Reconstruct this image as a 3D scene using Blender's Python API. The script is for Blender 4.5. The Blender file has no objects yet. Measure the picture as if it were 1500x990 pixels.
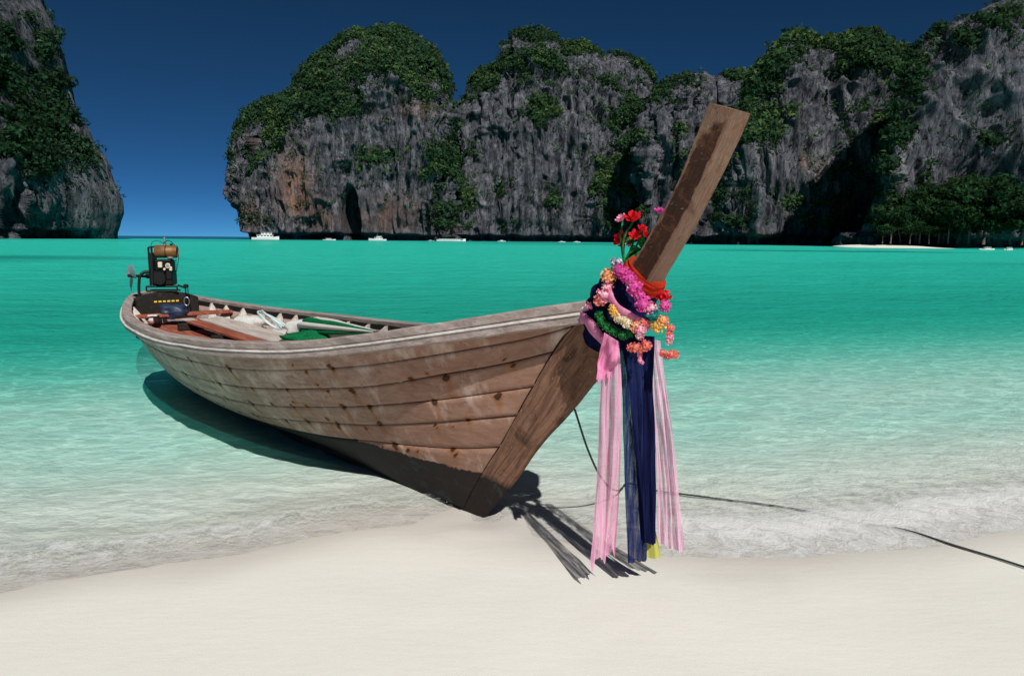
import bpy, math, random
import numpy as np
from math import sin, cos, pi, radians, atan, atan2, sqrt

SC = bpy.context.scene
COL = SC.collection
rng = np.random.default_rng(7)
random.seed(7)

# ------------------------------------------------------------------ camera
F_PX, CX, CY, CAM_H = 1000.0, 750.0, 495.0, 1.6
PITCH, ROLL = atan(144.6 / F_PX), radians(0.5)
def _rx(a): return np.array([[1, 0, 0], [0, cos(a), -sin(a)], [0, sin(a), cos(a)]])
def _rz(a): return np.array([[cos(a), -sin(a), 0], [sin(a), cos(a), 0], [0, 0, 1]])
CAM_M = _rx(pi / 2 - PITCH) @ _rz(ROLL)
EYE = np.array([0, 0, CAM_H])
cam_d = bpy.data.cameras.new('camera'); cam = bpy.data.objects.new('camera', cam_d); COL.objects.link(cam)
cam_d.sensor_width = 36; cam_d.lens = 24.0; cam_d.clip_end = 60000; cam_d.clip_start = 0.05
from mathutils import Matrix, Vector
cam.matrix_world = Matrix.Translation((0, 0, CAM_H)) @ Matrix(CAM_M.tolist()).to_4x4()
SC.camera = cam

# ------------------------------------------------------------------ sky, sun, exposure
SUN_AZ = radians(161.0)          # bearing of the sun, from +Y towards +X (behind the viewer, to the right)
SUN_EL = radians(45)
w = bpy.data.worlds.new('World'); SC.world = w; w.use_nodes = True
nt = w.node_tree; nt.nodes.clear()
sky = nt.nodes.new('ShaderNodeTexSky'); sky.sky_type = 'NISHITA'; sky.sun_disc = False
sky.sun_elevation = SUN_EL; sky.sun_rotation = SUN_AZ
sky.air_density = .5; sky.dust_density = 0.3; sky.ozone_density = 6.0; sky.altitude = 8000
gam = nt.nodes.new('ShaderNodeMixRGB'); gam.blend_type = 'MULTIPLY'; gam.inputs[0].default_value = 1; gam.inputs[2].default_value = (.44, .95, .98, 1)     # polarising filter: deep blue slide-film sky
bg = nt.nodes.new('ShaderNodeBackground'); bg.inputs[1].default_value = 0.06
wo = nt.nodes.new('ShaderNodeOutputWorld')
nt.links.new(sky.outputs[0], gam.inputs[1]); nt.links.new(gam.outputs[0], bg.inputs[0]); nt.links.new(bg.outputs[0], wo.inputs[0])
sd = bpy.data.lights.new('sun', 'SUN'); sd.energy = 5.0; sd.angle = radians(0.5); sd.color = (1, .965, .90)
sun = bpy.data.objects.new('sun', sd); COL.objects.link(sun)
sdir = Vector((sin(SUN_AZ) * cos(SUN_EL), cos(SUN_AZ) * cos(SUN_EL), sin(SUN_EL)))
sun.rotation_euler = sdir.to_track_quat('Z', 'Y').to_euler(); sun.location = (20, -30, 40)
SC.view_settings.view_transform = 'Standard'; SC.view_settings.look = 'None'
SC.view_settings.gamma = 1; SC.view_settings.use_curve_mapping = False; SC.view_settings.exposure = 0.0
SC.render.engine = 'CYCLES'
SC.cycles.max_bounces = 10; SC.cycles.transparent_max_bounces = 24; SC.cycles.caustics_refractive = False; SC.cycles.caustics_reflective = False

# ------------------------------------------------------------------ helpers: projection of measured picture points into the place
def ray(x, y): return CAM_M @ np.array([(x - CX) / F_PX, -(y - CY) / F_PX, -1.0])
def on_z(x, y, z=0.0):
    d = ray(x, y); return EYE + d * ((z - CAM_H) / d[2])
def on_y(x, y, Y):
    d = ray(x, y); return EYE + d * (Y / d[1])
def on_plane(x, y, p0, n):
    d = ray(x, y); return EYE + d * (np.dot(p0 - EYE, n) / np.dot(d, n))
def proj(p):
    q = (np.asarray(p, float) - EYE) @ CAM_M
    return np.stack([CX + F_PX * q[..., 0] / -q[..., 2], CY - F_PX * q[..., 1] / -q[..., 2]], -1)
def hermite(x, pts):
    p = np.array(pts, float); X, Y = p[:, 0], p[:, 1]; d = np.gradient(Y, X)
    x = np.asarray(x, float)
    i = np.clip(np.searchsorted(X, x) - 1, 0, len(X) - 2); h = X[i + 1] - X[i]; t = np.clip((x - X[i]) / h, 0, 1)
    return (2*t**3 - 3*t**2 + 1)*Y[i] + (t**3 - 2*t**2 + t)*h*d[i] + (-2*t**3 + 3*t**2)*Y[i+1] + (t**3 - t**2)*h*d[i+1]
def sstep(a, b, x):
    t = np.clip((x - a) / (b - a), 0, 1); return t * t * (3 - 2 * t)

# ------------------------------------------------------------------ numpy noise
def _hash(ix, iy, iz, seed):
    h = (ix.astype(np.int64) * 374761393 + iy.astype(np.int64) * 668265263 + iz.astype(np.int64) * 2147483647 + seed * 1274126177) & 0xffffffff
    h = ((h ^ (h >> 13)) * 1274126177) & 0xffffffff
    h = ((h ^ (h >> 16)) * 2246822519) & 0xffffffff
    return ((h ^ (h >> 15)) & 0xffffff) / float(0xffffff)
def vnoise(x, y, z, seed=0):
    x, y, z = np.broadcast_arrays(x, y, z)
    ix, iy, iz = np.floor(x), np.floor(y), np.floor(z)
    fx, fy, fz = x - ix, y - iy, z - iz
    fx = fx*fx*fx*(fx*(fx*6-15)+10); fy = fy*fy*fy*(fy*(fy*6-15)+10); fz = fz*fz*fz*(fz*(fz*6-15)+10)
    r = 0
    for dx in (0, 1):
        for dy in (0, 1):
            for dz in (0, 1):
                wgt = (fx if dx else 1-fx) * (fy if dy else 1-fy) * (fz if dz else 1-fz)
                r = r + wgt * _hash(ix+dx, iy+dy, iz+dz, seed)
    return r * 2 - 1
def fbm(x, y, z, oct=4, seed=0, gain=.5):
    a, s, t = 1.0, 0, 0
    for o in range(oct):
        s = s + a * vnoise(x * 2**o + o*17.3, y * 2**o + o*5.1, z * 2**o + o*9.7, seed + o); t += a; a *= gain
    return s / t
def ridged(x, y, z, oct=4, seed=0):
    a, s, t = 1.0, 0, 0
    for o in range(oct):
        s = s + a * (1 - 2*np.abs(vnoise(x * 2**o + o*7.3, y * 2**o + o*3.1, z * 2**o + o*1.7, seed + o))); t += a; a *= .5
    return s / t

# ------------------------------------------------------------------ mesh helpers
def make_mesh(name, V, F, smooth=True, attrs=None, uv=None):
    """V (n,3); F an (m,k) int array or a list of tuples"""
    me = bpy.data.meshes.new(name); V = np.asarray(V, float)
    if isinstance(F, np.ndarray):
        n, m, k = len(V), F.shape[0], F.shape[1]
        me.vertices.add(n); me.vertices.foreach_set('co', V.astype(np.float32).ravel())
        me.loops.add(m * k); me.loops.foreach_set('vertex_index', F.astype(np.int32).ravel())
        me.polygons.add(m); me.polygons.foreach_set('loop_start', np.arange(0, m * k, k, dtype=np.int32))
        me.update(calc_edges=True); me.validate()
    else:
        me.from_pydata(V.tolist(), [], [list(map(int, f)) for f in F]); me.update()
    if smooth: me.polygons.foreach_set('use_smooth', np.ones(len(me.polygons), bool))
    for kname, arr in (attrs or {}).items():
        at = me.attributes.new(kname, 'FLOAT', 'POINT'); at.data.foreach_set('value', np.asarray(arr, np.float32).ravel())
    return me
def obj(name, VF, mat, parent=None, smooth=True, attrs=None, loc=None):
    V, F = VF; V = np.asarray(V, float)
    if loc is not None: V = V - np.asarray(loc)
    o = bpy.data.objects.new(name, make_mesh(name, V, F, smooth, attrs)); COL.objects.link(o)
    if mat: o.data.materials.append(mat)
    if loc is not None: o.location = loc
    if parent: o.parent = parent
    return o
def part(name, VF, mat, parent, smooth=True, attrs=None):
    """geometry given in world space, made a child of a thing that only has a location"""
    V, F = VF; L = np.array(parent.location)
    p = parent.parent
    while p is not None: L = L + np.array(p.location); p = p.parent
    return obj(name, (np.asarray(V, float) - L, F), mat, parent, smooth, attrs)
def empty(name, loc=(0, 0, 0), rz=0.0):
    o = bpy.data.objects.new(name, None); COL.objects.link(o); o.location = loc; o.rotation_euler = (0, 0, rz); o.empty_display_size = .2
    return o
def tag(o, label, cat=None, group=None, kind=None):
    o['label'] = label
    if cat: o['category'] = cat
    if group: o['group'] = group
    if kind: o['kind'] = kind
    return o
def copy_tree(o, parent=None):
    c = o.copy(); COL.objects.link(c); c.parent = parent
    for ch in list(o.children): copy_tree(ch, c)
    return c
def gridF(nu, nv, cu=False, cv=False, off=0):
    iu = np.arange(nu if cu else nu - 1); iv = np.arange(nv if cv else nv - 1)
    I, J = np.meshgrid(iu, iv, indexing='ij'); I2, J2 = (I + 1) % nu, (J + 1) % nv
    return (np.stack([I*nv+J, I2*nv+J, I2*nv+J2, I*nv+J2], -1).reshape(-1, 4) + off)
def join(*parts):
    V, F, n = [], [], 0
    for v, f in parts:
        v = np.asarray(v, float); V.append(v); F += [tuple(int(i) + n for i in ff) for ff in f]; n += len(v)
    return np.concatenate(V), F
def box(c, s, bev=0.0, rot=None):
    c = np.array(c, float); hx, hy, hz = np.array(s, float) / 2
    if bev <= 0:
        V = np.array([(x*hx, y*hy, z*hz) for x in (-1, 1) for y in (-1, 1) for z in (-1, 1)])
        F = [(0,1,3,2),(4,6,7,5),(0,4,5,1),(2,3,7,6),(0,2,6,4),(1,5,7,3)]
    else:
        b = min(bev, hx*.9, hy*.9, hz*.9); V = []; F = []
        idx = {}
        for sx in (-1, 1):
            for sy in (-1, 1):
                for sz in (-1, 1):
                    idx[sx, sy, sz] = len(V)
                    V += [(sx*hx, sy*(hy-b), sz*(hz-b)), (sx*(hx-b), sy*hy, sz*(hz-b)), (sx*(hx-b), sy*(hy-b), sz*hz)]
        for s_ in (-1, 1):
            F.append([idx[s_, -1, -1], idx[s_, 1, -1], idx[s_, 1, 1], idx[s_, -1, 1]][::s_])
            F.append([idx[-1, s_, -1]+1, idx[-1, s_, 1]+1, idx[1, s_, 1]+1, idx[1, s_, -1]+1][::s_])
            F.append([idx[-1, -1, s_]+2, idx[1, -1, s_]+2, idx[1, 1, s_]+2, idx[-1, 1, s_]+2][::s_])
        for a in (-1, 1):
            for b_ in (-1, 1):
                F.append([idx[-1,a,b_]+1, idx[-1,a,b_]+2, idx[1,a,b_]+2, idx[1,a,b_]+1][::-a*b_])
                F.append([idx[a,-1,b_]+0, idx[a,-1,b_]+2, idx[a,1,b_]+2, idx[a,1,b_]+0][::a*b_])
                F.append([idx[a,b_,-1]+0, idx[a,b_,-1]+1, idx[a,b_,1]+1, idx[a,b_,1]+0][::-a*b_])
        for k, i in idx.items():
            F.append([i, i+1, i+2][::k[0]*k[1]*k[2]])
        V = np.array(V); F = [tuple(f) for f in F]
    if rot is not None: V = V @ np.array(rot).T
    return V + c, F
def smooth_path(pts, n):
    p = np.array(pts, float); d = np.r_[0, np.cumsum(np.linalg.norm(np.diff(p, axis=0), axis=1))]
    t = np.linspace(0, d[-1], n)
    return np.stack([hermite(t, np.stack([d, p[:, k]], 1)) for k in range(p.shape[1])], 1)
def frames(P):
    T = np.gradient(P, axis=0); T /= np.linalg.norm(T, axis=1)[:, None] + 1e-12
    up = np.array([0, 0, 1.0]) if abs(T[0, 2]) < .9 else np.array([0, 1.0, 0]); N = np.zeros_like(P)
    n = up - T[0] * up.dot(T[0]); n /= np.linalg.norm(n)
    for i in range(len(P)):
        n = n - T[i] * n.dot(T[i]); n /= np.linalg.norm(n) + 1e-12; N[i] = n
    return T, N, np.cross(T, N)
def tube(P, r, seg=8, r2=None, cap=True):
    P = np.asarray(P, float); T, N, Bn = frames(P); r = np.broadcast_to(np.asarray(r, float), (len(P),)); r2 = r if r2 is None else np.broadcast_to(np.asarray(r2, float), (len(P),))
    a = np.linspace(0, 2*pi, seg, endpoint=False)
    V = P[:, None] + N[:, None]*(np.cos(a)[None, :, None]*r[:, None, None]) + Bn[:, None]*(np.sin(a)[None, :, None]*r2[:, None, None])
    F = [tuple(f) for f in gridF(len(P), seg, False, True)]
    if cap: F += [tuple(range(seg))[::-1], tuple(range((len(P)-1)*seg, len(P)*seg))]
    return V.reshape(-1, 3), F
def ellipsoid(c, r, nu=14, nv=9, rot=None, jit=0, seed=0):
    th = np.linspace(0, pi, nv)[:, None]; ph = np.linspace(0, 2*pi, nu, endpoint=False)[None]
    V = np.stack([np.sin(th)*np.cos(ph), np.sin(th)*np.sin(ph), np.cos(th)+0*ph], -1).reshape(-1, 3)
    if jit: V = V * (1 + jit*fbm(V[:, 0]*2, V[:, 1]*2, V[:, 2]*2, 3, seed))[:, None]
    V = V * np.array(r)
    if rot is not None: V = V @ np.array(rot).T
    return V + np.array(c), [tuple(f) for f in gridF(nv, nu, False, True)]
def loft_solid(sections, close=True):
    """sections: (n,k,3) closed rings"""
    S_ = np.asarray(sections, float); n, k = S_.shape[:2]
    F = [tuple(f) for f in gridF(n, k, False, True)]
    if close: F += [tuple(range(k))[::-1], tuple(range((n-1)*k, n*k))]
    return S_.reshape(-1, 3), F
def rotz(a): return _rz(a)
def rotx(a): return _rx(a)
def roty(a): return np.array([[cos(a), 0, sin(a)], [0, 1, 0], [-sin(a), 0, cos(a)]])

# ------------------------------------------------------------------ material helpers
class NT:
    def __init__(s, name):
        s.m = bpy.data.materials.new(name); s.m.use_nodes = True; s.t = s.m.node_tree; s.t.nodes.clear()
        s.out = s.n('ShaderNodeOutputMaterial')
    def n(s, typ, **kw):
        nd = s.t.nodes.new(typ)
        for k, v in kw.items(): setattr(nd, k, v)
        return nd
    def l(s, a, b): s.t.links.new(a, b)
    def val(s, sock, v):
        if hasattr(v, 'is_linked') or isinstance(v, bpy.types.NodeSocket): s.l(v, sock)
        elif isinstance(v, (tuple, list)): sock.default_value = (*v, 1) if len(v) == 3 and len(sock.default_value) == 4 else v
        else: sock.default_value = v
    def math(s, op, a, b=0.0, clamp=False):
        nd = s.n('ShaderNodeMath', operation=op, use_clamp=clamp); s.val(nd.inputs[0], a); s.val(nd.inputs[1], b); return nd.outputs[0]
    def mix(s, f, a, b, blend='MIX'):
        nd = s.n('ShaderNodeMixRGB', blend_type=blend); s.val(nd.inputs[0], f); s.val(nd.inputs[1], a); s.val(nd.inputs[2], b); return nd.outputs[0]
    def attr(s, name):
        return s.n('ShaderNodeAttribute', attribute_name=name).outputs['Fac']
    def coord(s, scale=(1, 1, 1), loc=(0, 0, 0), kind='Object', rot=(0, 0, 0)):
        tc = s.n('ShaderNodeTexCoord'); mp = s.n('ShaderNodeMapping'); s.l(tc.outputs[kind], mp.inputs[0])
        mp.inputs['Scale'].default_value = scale; mp.inputs['Location'].default_value = loc; mp.inputs['Rotation'].default_value = rot; return mp.outputs[0]
    def noise(s, vec, scale=1.0, detail=4, rough=.55, dist=0.0):
        nd = s.n('ShaderNodeTexNoise'); s.l(vec, nd.inputs['Vector']); nd.inputs['Scale'].default_value = scale
        nd.inputs['Detail'].default_value = detail; nd.inputs['Roughness'].default_value = rough; nd.inputs['Distortion'].default_value = dist
        return nd.outputs['Fac']
    def ramp(s, f, stops):
        nd = s.n('ShaderNodeValToRGB'); s.l(f, nd.inputs[0]); e = nd.color_ramp.elements
        while len(e) > len(stops): e.remove(e[-1])
        while len(e) < len(stops): e.new(1)
        for el, (p, c) in zip(e, stops):
            el.position = p; el.color = (*c, 1) if isinstance(c, (tuple, list)) else (c, c, c, 1)
        return nd.outputs[0]
    def bump(s, h, strength=.5, dist=.01, normal=None):
        nd = s.n('ShaderNodeBump'); nd.inputs['Strength'].default_value = strength; nd.inputs['Distance'].default_value = dist; s.l(h, nd.inputs['Height'])
        if normal is not None: s.l(normal, nd.inputs['Normal'])
        return nd.outputs[0]
    def pbsdf(s, color, rough=.7, metal=0, normal=None, spec=.5):
        p = s.n('ShaderNodeBsdfPrincipled'); s.val(p.inputs['Base Color'], color); s.val(p.inputs['Roughness'], rough); s.val(p.inputs['Metallic'], metal)
        s.val(p.inputs['Specular IOR Level'], spec)
        if normal is not None: s.l(normal, p.inputs['Normal'])
        return p.outputs[0]
    def done(s, shader): s.l(shader, s.out.inputs[0]); return s.m
def simple(name, color, rough=.6, metal=0, var=.25, scale=12, bump=0.0, spec=.4):
    m = NT(name); v = m.coord(); f = m.noise(v, scale, 5)
    c = m.mix(f, tuple(x*(1-var) for x in color), tuple(min(1, x*(1+var)) for x in color))
    nrm = m.bump(m.noise(v, scale*4, 4), .6, bump) if bump else None
    return m.done(m.pbsdf(c, rough, metal, nrm, spec))

# ------------------------------------------------------------------ the shore: one height function for sand, water depth and everything that lies on it
SHORE = [(-400, -60), (-60, -14), (-20, -2.5), (-9, 1.2), (-5, 2.2), (-2.5, 3.06), (-1.5, 3.42), (-.7, 3.80), (-.1, 3.76), (.35, 3.58), (.95, 3.40), (1.6, 3.44), (2.2, 3.58), (3.1, 3.87), (5, 4.5), (9, 5.6), (20, 9), (60, 26), (400, 150)]
DEPTH = [(-400, 3.2), (-60, 1.3), (-15, .5), (-6, .26), (-3, .16), (-1, .055), (0, 0), (1, -.05), (2, -.12), (3.5, -.15), (5, -.22), (7.5, -.42), (11, -.72), (20, -1.35), (50, -2.7), (150, -4.4), (300, -6), (400, -9), (560, -30), (1200, -80), (40000, -90)]
def shore_d(x, y):
    base = y - hermite(x, SHORE)
    return base + .10*fbm(x*.9, y*.25, 0*x, 3, 3) * np.exp(-(np.abs(x)/60)) + .025*fbm(x*5, y*2, 0*x, 2, 5)
def sand_z(x, y):
    x = np.asarray(x, float); y = np.asarray(y, float)
    d = shore_d(x, y); z = np.interp(d, [p[0] for p in DEPTH], [p[1] for p in DEPTH])
    near = np.exp(-((x/14)**2 + ((y-4)/14)**2))
    rb = np.sqrt((x+.15)**2 + (y-3.76)**2); z = z + .013*np.exp(-((rb-.20)/.10)**2)*(1+.5*fbm(x*14, y*14, 0*x, 2, 19)) + .002*np.exp(-(rb/.9)**2)
    return z + near*(.010*fbm(x*.8, y*1.2, 0*x, 3, 11) + .0025*fbm(x*6, y*9, 0*x, 2, 13) + sstep(.8, 3, d)*(.028*fbm(x*1.6, y*2.4, 0*x, 3, 17) + .040*fbm(x*3.4, y*4.6, 0*x, 3, 18)))
def graded(c, lo, hi, n, fine):
    k = np.linspace(-1, 1, n)
    a = np.where(k < 0, -(np.expm1(-k*np.log1p((c-lo)/fine))), np.expm1(k*np.log1p((hi-c)/fine)))*fine
    return c + a

def m_sand():
    m = NT('white_sand'); v = m.coord(); wet = m.attr('wet')
    n1 = m.noise(v, 1.3, 5); n2 = m.noise(v, 260, 2, .7); n3 = m.noise(m.coord((1, 2.6, 1)), 9, 4); sp = m.noise(v, 900, 1)
    c = m.mix(n1, (.73, .725, .67), (.81, .81, .765))
    c = m.mix(m.math('MULTIPLY', n2, .35), c, (.58, .54, .48))
    c = m.mix(m.ramp(sp, [(.70, 0), (.76, 1)]), c, (.42, .37, .32))
    c = m.mix(m.math('MULTIPLY', wet, .75), c, (.50, .465, .43))
    rough = m.math('SUBTRACT', .92, m.math('MULTIPLY', wet, .45))
    nb = m.bump(n3, .14, .012); nb = m.bump(n2, .5, .003, nb)
    return m.done(m.pbsdf(c, rough, 0, nb, .3))
xs = graded(0.3, -30000, 30000, 330, .9); ys = graded(3.4, -3000, 40000, 330, .7)
X, Y = np.meshgrid(xs, ys, indexing='ij'); Z = sand_z(X, Y); D = shore_d(X, Y)
Dn = D + .12*fbm(X*1.5, Y*1.5, 0*X, 3, 21); wet = sstep(-.62, -.08, Dn)*sstep(1.0, .1, Dn)
beach = obj('beach', (np.stack([X, Y, Z], -1).reshape(-1, 3), gridF(len(xs), len(ys))), m_sand(), attrs={'wet': wet})
tag(beach, 'fine white sand beach sloping into clear water', 'beach', kind='structure')

def m_water():
    m = NT('sea_water'); dep = m.attr('depth'); foam = m.attr('foam'); reef = m.attr('reef')
    v = m.coord((1, 1, 1)); va = m.coord((.75, 1.25, 1), rot=(0, 0, radians(-9)))
    # ripples
    nA = m.noise(va, 1.15, 5, .6, .4); nB = m.noise(va, 5.5, 4, .6, .6); nC = m.noise(va, 24, 3, .6); nD = m.noise(va, .22, 4, .6)
    nb = m.bump(nD, .8, .5); nb = m.bump(nA, .9, .16, nb); nb = m.bump(nB, .9, .10, nb); nb = m.bump(nC, .7, .016, nb)
    # how much of the sea bed is seen, and the colour the water column takes from it
    def ex(k): return m.math('POWER', 2.71828, m.math('MULTIPLY', dep, -k))
    comb = m.n('ShaderNodeCombineColor'); m.l(ex(1.7), comb.inputs[0]); m.l(ex(.08), comb.inputs[1]); m.l(ex(.20), comb.inputs[2])
    # caustic net: a light pattern painted into the water's transparent colour
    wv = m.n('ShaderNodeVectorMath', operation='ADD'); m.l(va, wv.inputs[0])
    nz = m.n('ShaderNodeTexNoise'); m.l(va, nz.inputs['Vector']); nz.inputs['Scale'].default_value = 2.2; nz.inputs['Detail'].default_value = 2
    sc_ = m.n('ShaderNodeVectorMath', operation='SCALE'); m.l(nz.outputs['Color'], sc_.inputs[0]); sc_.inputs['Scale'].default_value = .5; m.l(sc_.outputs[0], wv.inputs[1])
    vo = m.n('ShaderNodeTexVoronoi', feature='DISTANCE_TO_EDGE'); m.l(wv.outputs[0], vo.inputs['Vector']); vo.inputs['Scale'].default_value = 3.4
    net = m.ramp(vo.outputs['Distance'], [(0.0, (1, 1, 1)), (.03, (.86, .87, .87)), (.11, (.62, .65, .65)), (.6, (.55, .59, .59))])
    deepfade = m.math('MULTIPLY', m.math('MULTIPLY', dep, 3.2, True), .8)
    caust_col = m.n('ShaderNodeVectorMath', operation='SCALE'); m.l(net, caust_col.inputs[0]); caust_col.inputs['Scale'].default_value = 1.5      # painted caustic lines bright, the cells between them dimmer
    trc = m.mix(deepfade, comb.outputs[0], m.mix(1.0, comb.outputs[0], caust_col.outputs[0], 'MULTIPLY'))
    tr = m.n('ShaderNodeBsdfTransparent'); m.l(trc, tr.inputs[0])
    body = m.mix(m.math('DIVIDE', m.math('SUBTRACT', dep, 6.5), 16.0, True), (.026, .49, .39), (.006, .055, .13))
    body = m.mix(m.math('MULTIPLY', reef, .8), body, (.004, .12, .12))
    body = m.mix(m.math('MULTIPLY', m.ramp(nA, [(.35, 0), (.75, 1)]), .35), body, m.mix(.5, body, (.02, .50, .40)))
    df = m.n('ShaderNodeBsdfDiffuse'); m.l(body, df.inputs[0]); m.l(nb, df.inputs['Normal'])
    op = m.math('SUBTRACT', 1.0, m.math('POWER', 2.71828, m.math('MULTIPLY', m.math('MAXIMUM', m.math('SUBTRACT', dep, .05), 0.0), -1.15)))
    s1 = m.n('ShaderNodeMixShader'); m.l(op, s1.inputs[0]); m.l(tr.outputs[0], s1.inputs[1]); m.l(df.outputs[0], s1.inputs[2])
    gl = m.n('ShaderNodeBsdfGlossy'); gl.inputs['Roughness'].default_value = .06; m.l(nb, gl.inputs['Normal'])
    fr = m.n('ShaderNodeFresnel'); fr.inputs[0].default_value = 1.33; m.l(nb, fr.inputs['Normal'])
    s2 = m.n('ShaderNodeMixShader'); m.l(m.math('MULTIPLY', fr.outputs[0], .34, True), s2.inputs[0]); m.l(s1.outputs[0], s2.inputs[1]); m.l(gl.outputs[0], s2.inputs[2])
    # froth, with tiny glints painted on as white dots
    f1 = m.noise(v, 9, 6, .65, .8); f2 = m.noise(v, 60, 3, .7)
    fm = m.math('ADD', m.math('MULTIPLY', foam, 1.25), m.math('SUBTRACT', m.math('ADD', m.math('MULTIPLY', f1, .9), m.math('MULTIPLY', f2, .35)), 1.12))
    fm = m.math('MULTIPLY', m.math('MULTIPLY', fm, 2.4, True), .66)
    fm = m.math('MAXIMUM', fm, m.math('MULTIPLY', m.ramp(m.noise(v, 95, 2, .5), [(.66, 0), (.72, 1)]), m.math('MULTIPLY', foam, 1.3, True)))
    fd = m.n('ShaderNodeBsdfDiffuse'); fd.inputs[0].default_value = (.80, .81, .82, 1); m.l(m.bump(f1, 1.0, .02, m.bump(f2, .8, .004)), fd.inputs['Normal'])
    s3 = m.n('ShaderNodeMixShader'); m.l(fm, s3.inputs[0]); m.l(s2.outputs[0], s3.inputs[1]); m.l(fd.outputs[0], s3.inputs[2])
    return m.done(s3.outputs[0])
xs = graded(-.8, -30000, 30000, 520, 1.6); ys = np.r_[np.linspace(-40, 1.6, 24)[:-1], 1.6 + 2.2*np.expm1(np.linspace(0, np.log1p(40000/2.2), 520))]
X, Y = np.meshgrid(xs, ys, indexing='ij'); SZ = sand_z(X, Y); D = shore_d(X, Y)
amp = np.interp(D, [-1, 0, .6, 2, 6, 15, 60, 200], [.0, .001, .008, .012, .018, .03, .05, 0.0])
Zw = amp*(fbm(X*.8, Y*1.5, 0*X, 3, 31) + .6*np.sin(Y*2.4 - X*.35 + 2.5*fbm(X*.35, Y*.35, 0*X, 2, 33)))
edge = np.exp(-((D-.30-.12*fbm(X*1.3, Y*.6, 0*X, 2, 41))/.11)**2)*sstep(-14, -2, -np.abs(X)); Zw = Zw + .020*edge*(1+.6*fbm(X*4, Y*4, 0*X, 2, 43)) + .004
Zw = np.where(D < -2.5, -3.0, Zw)
dep = np.clip(Zw - SZ, 0, 200)
right = sstep(.2, 1.4, X)
foam = np.clip(np.exp(-(np.clip(D, 0, 9)/(.34+.55*right))**2)*(.47+.17*right) + edge*.24, 0, 1)*sstep(-.6, -.02, D)*np.exp(-(np.abs(X)/60)**2)
foam = foam + .2*right*np.exp(-((D-1.1)/.35)**2)*(X < 40)
reef = np.clip(sstep(.12, .55, fbm(X/55, Y/24, 0*X, 4, 51))*sstep(18, 60, D)*.9 + .8*sstep(-.1, .3, fbm(X/90, Y/30, 0*X, 4, 53))*sstep(150, 260, D)*sstep(-60, 30, X), 0, 1)
sea = obj('sea', (np.stack([X, Y, Zw], -1).reshape(-1, 3), gridF(len(xs), len(ys))), m_water(), attrs={'depth': dep, 'foam': foam, 'reef': reef})
tag(sea, 'clear turquoise sea lapping the white sand and reaching the horizon', 'sea', kind='structure')

# ------------------------------------------------------------------ limestone cliffs
def m_rock():
    m = NT('limestone'); v = m.coord(); vs = m.coord((1, 1, .20)); vc = m.coord((1, 1, .42)); veg = m.attr('veg'); och = m.attr('ochre'); cav = m.attr('cavity')
    a = m.noise(vs, .22, 6, .62, .6); b = m.noise(vs, 1.1, 5, .65); c_ = m.noise(v, .07, 4)
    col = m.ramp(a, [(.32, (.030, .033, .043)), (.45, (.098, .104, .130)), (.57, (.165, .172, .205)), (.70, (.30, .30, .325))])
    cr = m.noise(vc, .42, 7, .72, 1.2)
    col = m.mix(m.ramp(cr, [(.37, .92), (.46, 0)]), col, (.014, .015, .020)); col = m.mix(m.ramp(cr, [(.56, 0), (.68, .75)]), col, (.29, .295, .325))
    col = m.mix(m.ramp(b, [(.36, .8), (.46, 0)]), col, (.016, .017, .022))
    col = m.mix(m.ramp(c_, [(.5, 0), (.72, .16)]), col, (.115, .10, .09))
    oc = m.math('MULTIPLY', och, m.ramp(m.noise(vs, .35, 5, .6), [(.35, .1), (.55, 1)]))
    col = m.mix(oc, col, m.mix(b, (.26, .10, .055), (.36, .25, .20)))
    g = m.noise(v, .5, 5, .65); green = m.mix(g, (.012, .026, .010), (.040, .075, .020))
    vm = m.math('MULTIPLY', m.math('ADD', m.math('SUBTRACT', veg, .45), m.math('MULTIPLY', m.math('SUBTRACT', g, .5), 1.1)), 5, True)
    col = m.mix(vm, col, green)
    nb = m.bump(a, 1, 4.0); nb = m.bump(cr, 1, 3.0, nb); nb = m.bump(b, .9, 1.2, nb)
    return m.done(m.pbsdf(col, .95, 0, nb, .1))
def m_leaf(name, c1, c2, c3):
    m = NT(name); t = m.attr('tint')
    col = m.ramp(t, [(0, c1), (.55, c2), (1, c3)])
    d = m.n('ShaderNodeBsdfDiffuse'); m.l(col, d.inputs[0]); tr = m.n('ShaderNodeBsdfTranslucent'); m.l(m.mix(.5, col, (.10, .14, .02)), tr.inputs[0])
    s = m.n('ShaderNodeMixShader'); s.inputs[0].default_value = .22; m.l(d.outputs[0], s.inputs[1]); m.l(tr.outputs[0], s.inputs[2]); return m.done(s.outputs[0])
ROCK = m_rock(); LEAF = m_leaf('cliff_foliage', (.012, .030, .017), (.030, .070, .034), (.095, .155, .045))
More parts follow.
